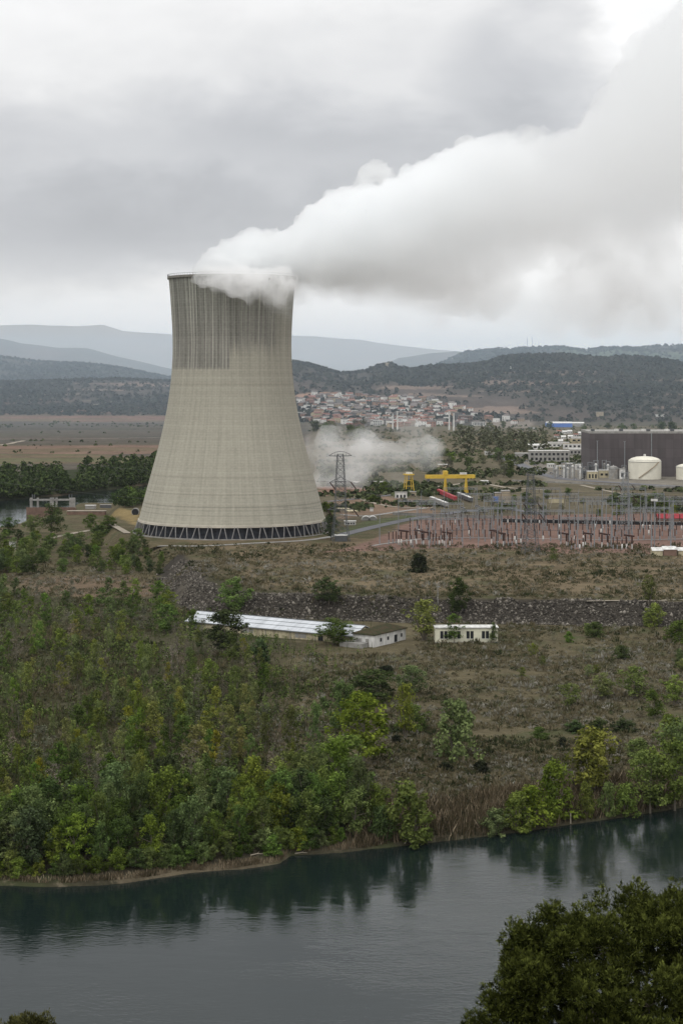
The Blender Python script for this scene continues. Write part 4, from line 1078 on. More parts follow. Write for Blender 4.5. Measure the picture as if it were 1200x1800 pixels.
for i, (px, pb, pt) in enumerate([(698, 757, 724), (789, 756, 724), (797, 757, 728), (690, 755, 730)]):
    x, y, z = G(px, pb); H = (pb - pt) * y / F
    r = thing('chimney_stack', (x, y, z), 0, ['tall white stack before the middle of the town', 'taller of two white stacks at the right end of the town', 'shorter of two white stacks at the right end of the town', 'thin pale stack left of the tall white stack'][i], 'chimney')
    mb = MB(); mb.bar((0, 0, -1), (0, 0, H), 1.4, 1.1, n=10); mb.build('shaft', M['white'], r)
    mb = MB(); mb.bar((0, 0, H), (0, 0, H + 1.2), 1.7, 1.7, n=10); mb.build('cap', M['white'], r)

# intake structure on the river, left
xi, yi, zi = G(78, 908)
yi = 1440.0; xi = (52 - 600) * yi / F; k = yi / F
it = thing('intake_gate', (xi, yi, 2.0), R(2), 'river intake with white concrete portal frames on a red brown base', 'sluice gate')
Zr = CAMZ - (877 - HY) * k - 2.0
mb = MB(); mb.box(-2, 80 * k, -2, 9, -5, Zr - 17 * k); mb.build('base', M['redwall'], it)
for xx, wdt in ((0.5, 2.0), (6, 1.4), (36 * k, 3.2), (46 * k, 1.5), (70 * k, 2.8), (76 * k, 1.8)):
    mb = MB(); mb.box(xx, xx + wdt, -1, 2, Zr - 17 * k, Zr + 0.8); mb.build('pillar', M['greyconc'], it)
mb = MB(); mb.box(0.3, 78 * k, -1.3, 2.3, Zr - 1.4, Zr - 0.2); mb.build('crossbeam', M['greyconc'], it)
mb = MB(); mb.box(-2.2, 80 * k + .2, -2.2, -1.5, Zr - 17 * k, Zr - 14.6 * k); mb.build('railing', M['redwall'], it)
for xx in (2, 3.6, 31, 33): mb = MB(); mb.box(xx, xx + 0.8, -0.4, 0.4, Zr + 0.8, Zr + 3.5); mb.build('hoist', M['darksteel'], it)
flat_building(118, 185, 905, 899, 7, M['redwall'], 'low red brown quay wall right of the river intake', rm=M['track'], name='quay')
flat_building(150, 168, 895, 889, 5, M['greyconc'], 'grey pump house on the quay by the river', rm=M['white'])
flat_building(176, 195, 893, 888, 4, M['darksteel'], 'dark machinery block on the quay by the river')
x, y, z = G(238, 905); r = thing('round_pipe_mouth', (x, y, z), 0, 'black round pipe mouth beside the left foot of the cooling tower', 'pipe')
mb = MB(); mb.bar((0, -0.5, 2), (0, 3, 2), 2.3, n=20); mb.build('opening', M['dark'], r); mb = MB(); mb.bar((0, -0.3, 2), (0, 3.2, 2), 2.7, n=20); mb.build('ring', M['greyconc'], r)
for i, (px, py, lab) in enumerate([(22, 966, 'small white box hut with a dark opening among the left trees'), (58, 962, 'low white wall stump among the left trees'), (16, 977, 'flat white slab among the left trees')]):
    flat_building(px - 5 + i, px + 5 - i, py, py - [9, 5, 3][i], 4, M['white'], lab, name='white_hut', cat='hut', win=[(0.3, 0.7, 1)] if i == 0 else None, dz=1)

# ------------------------------------------------------------------ town on the hillside
def house_proto(w_, d_, h_, kind, wm, rm):
    r = thing('town_house', (0, 0, 0), 0, 'x', 'house', 'houses of the hillside town')
    mb = MB()
    if kind == 'gable':
        mb.gable_walls(-w_ / 2, w_ / 2, 0, d_, h_, d_ * 0.2); mb.build('wall', wm, r)
        mb = MB(); mb.gable(-w_ / 2, w_ / 2, 0, d_, h_, d_ * 0.2, th=0.25); mb.build('roof', rm, r)
    elif kind == 'mono':
        mb.box(-w_ / 2, w_ / 2, 0, d_, -4, h_); mb.build('wall', wm, r)
        mb = MB(); mb.add([(-w_ / 2 - .3, -.4, h_ + .02), (w_ / 2 + .3, -.4, h_ + .02), (w_ / 2 + .3, d_, h_ + 2.2), (-w_ / 2 - .3, d_, h_ + 2.2), (w_ / 2 + .3, d_, h_), (-w_ / 2 - .3, d_, h_)], [(0, 1, 2, 3), (1, 4, 2), (0, 3, 5), (3, 2, 4, 5), (0, 5, 4, 1)]); mb.build('roof', rm, r)
    else:
        mb.box(-w_ / 2, w_ / 2, 0, d_, -4, h_); mb.build('wall', wm, r)
        mb = MB(); mb.box(-w_ / 2 - .2, w_ / 2 + .2, -.2, d_ + .2, h_, h_ + .4); mb.build('roof', rm, r)
    n = max(2, int(w_ / 3.5)); st = max(1, int(h_ / 3))
    mb = MB()
    for s_ in range(st):
        for i in range(n):
            c = -w_ / 2 + w_ * (i + 0.5) / n; zb = 0.9 + s_ * 3.0
            mb.box(c - 0.5, c + 0.5, -0.08, 0.02, zb, zb + 1.5)
    mb.build('window_row', M['dark'], r)
    return r
M['hw_white'] = mat('white_lime_wall', (0.68, 0.66, 0.62), var=0.1, vscale=0.3, objvar=0.12)
M['hw_ochre'] = mat('ochre_wall', (0.40, 0.32, 0.22), var=0.12, vscale=0.3, objvar=0.25)
M['hw_pink'] = mat('brick_wall', (0.30, 0.18, 0.13), var=0.12, vscale=0.3, objvar=0.25)
M['hw_grey'] = mat('grey_render_wall', (0.20, 0.19, 0.18), var=0.12, vscale=0.3, objvar=0.35)
M['roof_grey'] = mat('old_grey_tiles', (0.13, 0.11, 0.10), var=0.15, vscale=0.3, objvar=0.35)
HP = []
for (w_, d_, h_, kd, wk, rk, lb) in [(10, 9, 6, 'gable', 'hw_white', 'terracotta', 'white house with a red tiled gable roof'), (13, 9, 7.5, 'gable', 'hw_ochre', 'terracotta', 'ochre house with a red tiled roof'),
        (9, 8, 8, 'mono', 'hw_white', 'roof_grey', 'tall white house with a lean tiled roof'), (12, 10, 6, 'mono', 'hw_pink', 'terracotta', 'brick coloured house with a sloping tiled roof'),
        (8, 7, 5, 'flat', 'hw_white', 'hw_white', 'small white flat roofed house'), (15, 9, 6, 'gable', 'hw_ochre', 'roof_grey', 'wide ochre house with a grey roof'),
        (11, 8, 9, 'flat', 'hw_grey', 'roof_grey', 'grey flat roofed block of flats'), (10, 9, 6, 'gable', 'hw_grey', 'roof_grey', 'grey rendered house with a grey tiled roof'), (9, 8, 6.5, 'mono', 'hw_pink', 'roof_grey', 'brown brick house with a grey sloping roof')]:
    HP.append([house_proto(w_, d_, h_, kd, M[wk], M[rk]), lb, False])
spots = []
tries = 0
def town_where(px, py):
    a = 'left' if px < 600 else ('middle' if px < 690 else ('right' if px < 780 else 'far right'))
    b_ = 'upper' if py < 712 else ('central' if py < 732 else 'lower')
    return 'in the %s %s town' % (b_, a)
while len(spots) < 285 and tries < 9000:
    tries += 1
    px = random.triangular(518, 850, 640); top = np.interp(px, [518, 560, 620, 700, 760, 800, 850], [700, 697, 698, 700, 706, 716, 727]); bot = np.interp(px, [518, 600, 700, 800, 850], [742, 746, 752, 750, 750])
    py = random.uniform(top, bot)
    if all(abs(px - a) > 5.5 or abs(py - b_) > 2.2 for a, b_ in spots): spots.append((px, py))
spots += [(px, py) for px, py in [(862, 738), (874, 742), (886, 740), (900, 739), (905, 745), (915, 741)]]
for i, (px, py) in enumerate(spots):
    h = random.choices(range(9), [6, 2, 5, 2, 6, 2, 1, 3, 3])[0]; pr, lb, us_ = HP[h]
    if us_: o = dup(pr)
    else: o = pr; HP[h][2] = True
    x, y, z = G(px, py, 2800); o.location = (x, y, z - 0.3); o.rotation_euler = (0, 0, R(random.uniform(-45, 45))); s_ = random.uniform(0.95, 1.45); o.scale = (s_, s_, s_ * random.uniform(.9, 1.15))
    o['label'] = ' '.join((lb + ' ' + town_where(px, py)).replace('two storey ', '').replace('far right', 'outer right').split()[:16])
for h in HP:
    if not h[2]:
        for c in list(h[0].children): bpy.data.objects.remove(c)
        bpy.data.objects.remove(h[0])
gable_building(560, 618, 743, 739, 2, 14, M['beige'], M['white'], 'long cream factory at the foot of the town with a white roof edge', win=8)
gable_building(608, 640, 749, 746, 2.5, 14, M['redwall'], M['terracotta'], 'low building with a red roof at the foot of the town')
flat_building(655, 672, 748, 739, 12, M['white'], 'white apartment block at the foot of the town', win=[(0.1, 0.4, 5), (0.55, 0.85, 5)])
flat_building(700, 722, 745, 736, 12, M['white'], 'wide pale apartment block right of the tall white stack', win=[(0.1, 0.4, 6), (0.55, 0.85, 6)])
flat_building(751, 773, 712, 705, 12, M['cream'], 'pale school block at the upper right edge of the town', win=[(0.15, 0.4, 7), (0.55, 0.85, 7)])
flat_building(806, 830, 742, 731, 12, M['redwall'], 'dark red brick block with narrow windows at the right end of the town', win=[(0.1, 0.4, 8), (0.55, 0.85, 8)])
flat_building(830, 852, 748, 742, 10, M['white'], 'low white terrace right of the two white stacks', win=[(0.1, 0.9, 8)])
# ruined castle and masts on the ridge
flat_building(677, 684, 645, 638, 10, M['beige'], 'ruined stone keep on the ridge above the town', name='castle_ruin', cat='ruin')
for i, px in enumerate((926, 935)):
    x, y, z = D(px, 613, 6600); r = thing('radio_mast', (x, y, z - 6), 0, ('left' if i == 0 else 'right') + ' one of two thin radio masts on the far ridge', 'mast')
    mb = MB(); mb.bar((0, 0, 0), (0, 0, 46), 1.0, 0.5); mb.build('pole', M['steel'], r)
    mb = MB(); mb.bar((-2, 0, 38), (2, 0, 38), 0.6); mb.build('antenna', M['steel'], r)

# ------------------------------------------------------------------ vegetation
GREENS = {
    'dark': leafmat('dark_green_leaves', (0.018, 0.032, 0.012), (0.050, 0.078, 0.025)),
    'mid': leafmat('mid_green_leaves', (0.030, 0.055, 0.014), (0.082, 0.125, 0.032)),
    'bright': leafmat('spring_green_leaves', (0.046, 0.074, 0.016), (0.115, 0.150, 0.036), 0.22),
    'olive': leafmat('olive_young_leaves', (0.048, 0.070, 0.018), (0.112, 0.142, 0.040)),
    'yellow': leafmat('yellow_green_leaves', (0.075, 0.090, 0.018), (0.155, 0.165, 0.035), 0.15),
    'grey': leafmat('grey_green_leaves', (0.055, 0.062, 0.038), (0.11, 0.115, 0.075)),
    'dry': leafmat('bare_grey_twigs', (0.075, 0.062, 0.048), (0.15, 0.13, 0.10)),
    'black': leafmat('blackish_leaves', (0.010, 0.014, 0.009), (0.025, 0.032, 0.016)),
}
def leaves(centers, per, spread, size, rng, asp=1.0):
    """each centre becomes a shell of leaf faces that look outwards, so the sky lights the top of every clump"""
    nc_ = len(centers); n = nc_ * per
    c = np.repeat(centers, per, 0)
    rad = np.repeat(spread * rng.uniform(0.6, 1.35, nc_), per)[:, None]
    d = rng.normal(0, 1, (n, 3)); d /= np.linalg.norm(d, axis=1)[:, None]
    S = np.array([1, 1, asp])
    p = c + d * rad * S * rng.uniform(0.55, 1.15, (n, 1))
    nr_ = d + np.array([0, 0, 0.35]) + rng.normal(0, 0.45, (n, 3))
    a = np.cross(nr_, rng.normal(0, 1, (n, 3))); a /= np.linalg.norm(a, axis=1)[:, None] + 1e-9
    b_ = np.cross(nr_, a); b_ /= np.linalg.norm(b_, axis=1)[:, None] + 1e-9
    s = (size * rng.uniform(0.55, 1.4, n))[:, None]
    V = np.stack([p - a * s * S, p + b_ * s * 0.7 * S, p + a * s * S, p - b_ * s * 0.7 * S], 1).reshape(-1, 3)
    Fq = np.arange(n * 4).reshape(n, 4)
    tint = np.repeat(np.clip(np.repeat(rng.uniform(0, 1, nc_), per) * 0.8 + rng.uniform(-.15, .3, n), 0, 1), 4)
    return V, Fq, tint
def tree_proto(seed, shape, nclump, per, leaf, spread, green, trunk=True, asp=0.7):
    """unit tree: height 1, crown width about 1 (scaled per instance)"""
    rng = np.random.default_rng(seed); rnd = random.Random(seed)
    cs = []
    while len(cs) < nclump:
        th = rng.uniform(0, 2 * math.pi); u = rng.uniform(0, 1)
        if shape == 'round': z = rng.uniform(0.16, 1.0); rad = math.sqrt(max(0, 1 - ((z - 0.56) / 0.46) ** 2)) * 0.5
        elif shape == 'bush': z = rng.uniform(0.02, 1.0); rad = math.sqrt(max(0, 1 - (z * 0.98) ** 2.4)) * 0.5
        elif shape == 'slim': z = rng.uniform(0.14, 1.0); rad = 0.5 * math.sin(min(1, (1.06 - z) / 0.92) * math.pi * 0.62 + 0.15) ** 0.8
        elif shape == 'fan': z = rng.uniform(0.22, 1.0); rad = 0.5 * (0.35 + 0.65 * z) * math.sqrt(max(0.02, 1 - max(0, (z - 0.72) / 0.28) ** 2))
        lump = 0.72 + 0.42 * math.sin(3 * th + seed) * math.sin(5.3 * z + seed * 1.7) + 0.22 * math.sin(7 * th + 11 * z + seed)
        rr_ = rad * lump * (u ** 0.4)
        cs.append((rr_ * math.cos(th), rr_ * math.sin(th), z))
    cs = np.array(cs)
    V, Fq, tint = leaves(cs, per, spread, leaf, rng, asp)
    V[:, 2] = np.maximum(V[:, 2], 0.0)
    crown = mesh_obj('crown', V, Fq, GREENS[green], col=tint)
    mb = MB()
    if trunk:
        tr = 0.016 if shape in ('slim',) else 0.022
        if shape in ('bush', 'fan'):
            for k_ in range(5):
                a = rnd.uniform(0, 6.28); mb.bar((0, 0, -0.03), (0.22 * math.cos(a), 0.22 * math.sin(a), 0.6), tr, tr * 0.4, n=5)
        else:
            mb.bar((0, 0, -0.04), (rnd.uniform(-.03, .03), rnd.uniform(-.03, .03), 0.55), tr, tr * 0.6, n=6)
            for k_ in range(6):
                i = rnd.randrange(len(cs)); z0_ = rnd.uniform(0.22, 0.5); mb.bar((0, 0, z0_), tuple(cs[i]), tr * 0.45, tr * 0.15, n=4)
    tr_o = mb.build('trunk', M['bark']) if trunk else None
    return crown, tr_o
# prototypes (mesh data only; the first user takes the objects themselves)
PROTO = {}
def reg(key, n, *a, **kw):
    PROTO[key] = [tree_proto(hash(key) % 1000 + i * 13 if False else (sum(map(ord, key)) * 7 + i * 13), *a, **kw) for i in range(n)]
reg('round_dark', 3, 'round', 75, 48, 0.026, 0.105, 'dark')
reg('round_mid', 4, 'round', 75, 46, 0.026, 0.105, 'mid')
reg('round_bright', 3, 'round', 70, 46, 0.026, 0.105, 'bright')
reg('bush_bright', 3, 'bush', 65, 46, 0.032, 0.12, 'bright', asp=0.9)
reg('bush_mid', 3, 'bush', 65, 46, 0.032, 0.12, 'mid', asp=0.9)
reg('bush_dark', 2, 'bush', 60, 40, 0.040, 0.12, 'dark', asp=1.2)
reg('bush_black', 2, 'bush', 50, 36, 0.05, 0.14, 'black', asp=1.3)
reg('slim_olive', 6, 'slim', 60, 26, 0.036, 0.12, 'olive', asp=0.5)
reg('slim_mid', 4, 'slim', 64, 28, 0.036, 0.12, 'mid', asp=0.5)
reg('slim_yellow', 3, 'slim', 60, 26, 0.036, 0.12, 'yellow', asp=0.5)
reg('slim_grey', 3, 'slim', 44, 18, 0.032, 0.12, 'grey', asp=0.5)
reg('slim_dry', 2, 'slim', 44, 12, 0.026, 0.13, 'dry', asp=0.5)
reg('fan_yellow', 2, 'fan', 95, 34, 0.030, 0.085, 'yellow', asp=0.8)
reg('fan_olive', 3, 'fan', 75, 26, 0.026, 0.09, 'olive', asp=0.8)
reg('far_dark', 3, 'round', 34, 22, 0.055, 0.16, 'dark', asp=0.9)
reg('far_mid', 3, 'round', 34, 22, 0.055, 0.16, 'mid', asp=0.9)
reg('far_grey', 3, 'round', 34, 18, 0.045, 0.16, 'grey', asp=0.7)
PUSED = set()
KINDW = {'round_dark': 'dark green', 'round_mid': 'mid green', 'round_bright': 'bright green', 'bush_bright': 'bright green bushy', 'bush_mid': 'mid green bushy', 'bush_dark': 'dark bushy', 'bush_black': 'blackish', 'slim_olive': 'slender olive green', 'slim_mid': 'slender green', 'slim_grey': 'slender grey green', 'slim_dry': 'bare slender grey', 'slim_yellow': 'slender yellowish green', 'fan_yellow': 'yellowish green', 'fan_olive': 'airy olive green', 'far_dark': 'dark green', 'far_mid': 'mid green', 'far_grey': 'grey green'}
def plant(key, x, y, wm, hm, label, group=None, name=None, z=None):
    i = random.randrange(len(PROTO[key])); cr_, tr_ = PROTO[key][i]
    nm = name or ('shrub' if key.startswith('bush') else 'poplar_tree' if key.startswith('slim') else 'tree')
    r = thing(nm, (x, y, (hz(x, y) if z is None else z) - 0.05), random.uniform(0, 6.28), label, 'shrub' if nm == 'shrub' else 'tree', group)
    wm2 = wm * 1.04
    r.scale = (wm2, wm2 * random.uniform(0.85, 1.15), hm)
    if (key, i) in PUSED:
        c = cr_.copy(); COL.objects.link(c); c.parent = r
        if tr_: c = tr_.copy(); COL.objects.link(c); c.parent = r
    else:
        PUSED.add((key, i)); cr_.parent = r
        if tr_: tr_.parent = r
    return r
def plant_px(key, px, pb, wpx, hpx, label, group=None, name=None):
    x, y, z = G(px, pb, 380); k = y / F
    return plant(key, x, y, wpx * k, hpx * k, label, group, name, z)
def wood(name, n, fx, fy, hr, mat_, label, seed, dens=26):
    rn = random.Random(seed); cs = []
    for _ in range(n):
        px = rn.uniform(*fx); x, y, z = G(px, rn.uniform(*fy(px)), 800)
        if z < 0.3: continue
        h = rn.uniform(*hr)
        for _ in range(dens):
            a = rn.uniform(0, 6.28); q = rn.uniform(0, 1) ** 0.5; zz_ = rn.uniform(0.1, 1.0); r_ = h * 0.42 * math.sin(min(1.0, (1.08 - zz_)) * 2.2) * q
            cs.append((x + r_ * math.cos(a), y + r_ * math.sin(a), z + zz_ * h, h * 0.12, rn.uniform(0, 1)))
    c = np.array(cs); clumps_mesh(name, c[:, 0], c[:, 1], c[:, 2] - 0.3, c[:, 3], c[:, 3], 8, c[:, 3] * 0.55, mat_, c[:, 4], label, seed)
# single trees one can point at
SINGLE = [
    ('round_dark', 578, 1062, 52, 45, 'round dark green tree alone on the slope above the long shed'),
    ('round_mid', 411, 1076, 60, 56, 'dark green tree behind the left part of the long shed'),
    ('round_dark', 395, 1152, 78, 76, 'dark airy tree in front of the pale shed roof'),
    ('round_mid', 292, 1112, 52, 46, 'mid green tree at the left end of the long shed'),
    ('round_mid', 338, 1108, 22, 34, 'small green tree before the left end of the shed roof'),
    ('round_mid', 585, 1134, 68, 44, 'green tree in front of the right end of the pale shed roof'),
    ('fan_olive', 745, 1126, 64, 66, 'pale airy tree between the mossy annex and the cabin'),
    ('round_dark', 803, 1082, 42, 62, 'dark tree standing behind the cream cabin'),
    ('slim_mid', 798, 1130, 30, 48, 'small tree in front of the cream cabin'),
    ('slim_mid', 866, 1130, 16, 34, 'thin sapling at the right corner of the cream cabin'),
    ('fan_olive', 1140, 1064, 40, 50, 'airy green tree on the slope near the right edge'),
    ('bush_bright', 1147, 1102, 42, 38, 'bright shrub at the foot of the rock slope near the right edge'),
    ('bush_black', 735, 1006, 34, 28, 'dark rounded shrub on the brown plateau slope'),
    ('slim_mid', 972, 988, 14, 24, 'tiny dark tree just below the switchyard'),
    ('round_dark', 648, 1240, 96, 60, 'wide dark green tree on the heath below the mossy annex'),
    ('round_mid', 724, 1222, 56, 48, 'mid green tree right of the wide dark one on the heath'),
    ('fan_olive', 712, 1300, 56, 90, 'airy olive tree between the two big heath bushes'),
    ('round_bright', 640, 1345, 124, 118, 'largest bright green tree in the middle of the heath'),
    ('bush_mid', 602, 1372, 90, 72, 'mid green bushy growth at the left foot of the largest heath tree'),
    ('round_mid', 600, 1290, 60, 90, 'green tree behind the largest heath tree'),
    ('slim_mid', 555, 1322, 28, 82, 'slim dark green tree left of the largest heath tree'),
    ('bush_bright', 800, 1334, 78, 94, 'tall bright bush standing alone right of the middle heath'),
    ('fan_olive', 1060, 1232, 60, 46, 'low airy bush on the right heath, left one of a pair'),
    ('fan_olive', 1115, 1228, 70, 52, 'low airy bush on the right heath, right one of a pair'),
    ('round_mid', 1150, 1264, 40, 48, 'small round green tree on the right heath'),
    ('fan_yellow', 1042, 1402, 92, 116, 'yellowish spreading tree above the right river bank'),
    ('bush_bright', 1030, 1436, 30, 56, 'left one of two narrow bright bushes below the yellowish tree'),
    ('bush_bright', 1066, 1432, 30, 52, 'right one of two narrow bright bushes below the yellowish tree'),
    ('bush_bright', 972, 1440, 66, 92, 'tall bright bush on the bank left of the yellowish tree'),
    ('bush_bright', 930, 1456, 62, 66, 'low bright bush at the water left of the tall bank bush'),
    ('bush_bright', 722, 1482, 86, 98, 'round bright bush at the water in the dry reeds'),
    ('round_bright', 1142, 1432, 76, 104, 'round bright tree on the bank near the right edge'),
    ('round_bright', 1185, 1430, 80, 122, 'big bright tree on the bank cut by the right edge'),
    ('round_mid', 1200, 1370, 70, 100, 'mid green tree behind the bank trees at the right edge'),
    ('bush_bright', 1175, 1300, 40, 40, 'pale green bush behind the right bank trees'),
    ('bush_black', 845, 1358, 30, 18, 'blackish round shrub on the heath below the tall bright bush'),
    ('bush_black', 782, 1355, 22, 13, 'small blackish shrub left of the larger blackish one'),
    ('bush_black', 697, 1307, 22, 13, 'small blackish shrub right of the largest heath tree'),
    ('bush_black', 678, 1184, 30, 12, 'flat blackish shrub below the mossy annex'),
    ('bush_black', 988, 1312, 20, 14, 'small blackish shrub on the right heath above the yellowish tree'),
    ('bush_dark', 1010, 1286, 34, 18, 'left one of three dark low bushes on the right heath'),
    ('bush_dark', 1052, 1284, 30, 20, 'middle one of three dark low bushes on the right heath'),
    ('bush_dark', 1095, 1286, 40, 20, 'right one of three dark low bushes on the right heath'),
    ('bush_dark', 458, 1172, 44, 44, 'dark shrub on the heath edge below the cream shed wall'),
    ('round_dark', 582, 948, 32, 40, 'dark tree at the right foot of the cooling tower'),
    ('round_mid', 575, 925, 26, 40, 'tree squeezed between the cooling tower and the tall pylon'),
    ('round_mid', 675, 868, 20, 20, 'round green tree left of the white hut'),
    ('bush_dark', 655, 883, 22, 12, 'dark bush on the bare bank above the road'),
    ('round_dark', 15, 945, 36, 34, 'dark tree against the river at the left edge'),
    ('round_mid', 90, 942, 50, 52, 'broad green tree before the river intake'),
    ('round_mid', 55, 938, 34, 30, 'green tree at the left foot of the river intake'),
    ('round_mid', 160, 932, 26, 28, 'dark round tree by the pale path near the quay'),
    ('round_mid', 190, 932, 30, 24, 'low tree between the path and the tower basin'),
    ('bush_mid', 178, 945, 40, 22, 'low green bush beside the pale path'),
]
SINGLE += [
    ('bush_mid', 870, 1466, 46, 44, 'low green bush at the water in the dry reeds right of the middle'),
    ('bush_bright', 905, 1458, 50, 60, 'leftmost of three bright bushes at the water on the right bank'),
    ('bush_mid', 1100, 1434, 44, 52, 'mid green bush between the yellowish tree and the right bank trees'),
    ('bush_mid', 668, 1478, 44, 60, 'mid green bush left of the round bright bush in the reeds'),
    ('round_mid', 660, 1452, 50, 70, 'green tree at the right end of the bank belt beside the reeds'),
    ('bush_bright', 1120, 1345, 50, 44, 'bright bush upslope of the right bank trees'),
    ('fan_olive', 1185, 1240, 50, 50, 'airy bush on the heath at the right edge'),
    ('fan_olive', 1000, 1245, 54, 40, 'pale airy bush left of the pair on the right heath'),
    ('bush_mid', 1190, 1130, 46, 36, 'green shrub near the right edge below the rock slope'),
    ('bush_mid', 1045, 1120, 34, 26, 'green shrub below the rock slope right of the cabin'),
    ('bush_mid', 948, 1300, 30, 22, 'small green shrub on the open heath left of the yellowish tree'),
    ('slim_olive', 510, 1330, 34, 84, 'slender olive tree standing apart left of the largest heath tree'),
    ('bush_mid', 725, 1285, 50, 44, 'green bush at the foot of the airy olive tree'),
]
for s_ in SINGLE: plant_px(s_[0], s_[1], s_[2], s_[3] * 1.15, s_[4] * 1.05, s_[5])
# belt of trees along the left bank
def scatter_belt(n, fx, fy, keys, wr, hr, lab, grp, mind=0, name=None):
    pts = []; tr = 0
    while len(pts) < n and tr < n * 60:
        tr += 1; px = random.uniform(*fx); py = random.uniform(*(fy(px) if callable(fy) else fy))
        x, y, z = G(px, py, 380)
        if z < 0.4: continue
        if any((x - a) ** 2 + (y - b_) ** 2 < mind * mind for a, b_ in pts): continue
        pts.append((x, y))
        k_ = random.choice(keys)
        hm = random.uniform(*hr); wm = hm * random.uniform(*wr)
        plant(k_, x, y, wm, hm, 'x', grp, name, z)['label'] = (KINDW[k_] + ' ' + lab(px, py)) 
def bank_l(px, py):
    row = 'at the water' if py > np.interp(px, [0, 640], [1515, 1470]) else 'in the rear rows'
    a = 'left end' if px < 150 else ('left part' if px < 300 else ('middle' if px < 450 else 'right end'))
    return 'tree %s, %s of left bank belt' % (row, a)
bot = lambda px: float(np.interp(px, [0, 150, 330, 480, 640], [1545, 1545, 1524, 1505, 1484]))
scatter_belt(34, (-30, 640), lambda px: (bot(px) - 90, bot(px) - 30), ['round_dark', 'round_mid', 'round_mid', 'round_bright'], (0.5, 0.75), (11, 16), bank_l, 'trees of the left bank belt', 5.0)
scatter_belt(30, (-30, 630), lambda px: (bot(px) - 34, bot(px) - 14), ['round_dark', 'round_mid', 'round_bright'], (0.5, 0.75), (9, 14), bank_l, 'trees of the left bank belt', 4.0, 'tree')
scatter_belt(34, (-20, 600), lambda px: (bot(px) - 16, bot(px) - 3), ['bush_bright', 'bush_mid', 'bush_mid'], (0.9, 1.4), (2.4, 5.2), bank_l, 'shrubs at the foot of the left bank belt', 2.5)
# grove of young poplars
def grove_l(px, py):
    a = 'left' if px < 150 else ('middle' if px < 330 else 'right')
    b_ = 'far' if py < 1150 else ('central' if py < 1260 else 'near')
    return 'poplar in the %s %s part of the young grove' % (b_, a)
scatter_belt(215, (-30, 470), lambda px: (1120 + max(0, px - 300) * 0.25, 1430 - max(0, px - 330) * 0.5), ['slim_olive', 'slim_olive', 'slim_mid', 'slim_yellow', 'slim_mid', 'slim_olive', 'fan_olive', 'slim_grey', 'slim_dry'], (0.42, 0.7), (6.5, 12), grove_l, 'young poplars of the left grove', 3.2, 'poplar_tree')
scatter_belt(46, (-30, 300), (1050, 1125), ['slim_mid', 'slim_olive', 'slim_mid', 'slim_grey'], (0.5, 0.9), (6, 12), grove_l, 'young poplars of the left grove', 5, 'poplar_tree')
scatter_belt(14, (460, 560), (1180, 1400), ['slim_olive', 'slim_grey', 'slim_dry'], (0.3, 0.5), (6, 10), lambda px, py: 'poplar between the young grove and the largest heath tree', 'young poplars at the edge of the grove', 4, 'poplar_tree')
# trees by the river, left of the tower
def lf(px, py): return 'tree %s the left end of the river flat below the tower' % ('at' if px < 100 else 'right of')
scatter_belt(84, (-20, 262), lambda px: (955, 1012), ['round_mid', 'round_dark', 'slim_mid', 'round_mid', 'round_bright'], (0.75, 1.1), (6, 11), lf, 'trees on the river flat left of the tower', 5, 'tree')
scatter_belt(7, (235, 285), (985, 1010), ['bush_mid', 'round_dark'], (0.7, 1.0), (5, 8), lambda px, py: 'tree at the left corner of the plateau slope', 'trees at the plateau corner', 4, 'tree')
def isl(px, py): return 'tree in the clump between the back river and the cooling tower'
scatter_belt(12, (196, 262), (884, 894), ['far_mid', 'far_dark'], (0.8, 1.1), (10, 14), isl, 'trees in the clump by the back river', 5, 'tree')
# mid right greenery
scatter_belt(26, (740, 900), lambda px: (800, 845), ['far_mid', 'far_grey', 'far_dark'], (0.9, 1.3), (7, 13), lambda px, py: 'tree on the green bank behind the gantry crane', 'trees behind the gantry crane', 8, 'tree')
scatter_belt(36, (850, 1215), lambda px: (872, 908), ['far_mid', 'far_dark', 'far_grey', 'bush_bright'], (1.0, 1.6), (4, 8), lambda px, py: 'tree in the scrub between the switchyard and the tank road', 'trees behind the switchyard', 8, 'tree')
scatter_belt(14, (525, 640), lambda px: (756, 775), ['far_dark', 'far_grey'], (0.9, 1.2), (14, 20), lambda px, py: 'tree behind the low steam at the foot of the town', 'trees at the foot of the town', 12, 'tree')
scatter_belt(12, (870, 1200), lambda px: (752, 758), ['far_dark', 'far_mid'], (0.9, 1.3), (10, 16), lambda px, py: 'tree below the hills behind the turbine hall', 'trees behind the turbine hall', 12, 'tree')
scatter_belt(16, (880, 1200), lambda px: (1105, 1210), ['fan_olive', 'bush_mid', 'fan_olive', 'slim_grey'], (0.9, 1.5), (3, 5.5), lambda px, py: 'shrub on the upper right heath', 'small shrubs of the right heath', 6, 'shrub')

for _k, _l in PROTO.items():
    for _i, (_c, _t) in enumerate(_l):
        if (_k, _i) not in PUSED:
            bpy.data.objects.remove(_c)
            if _t: bpy.data.objects.remove(_t)
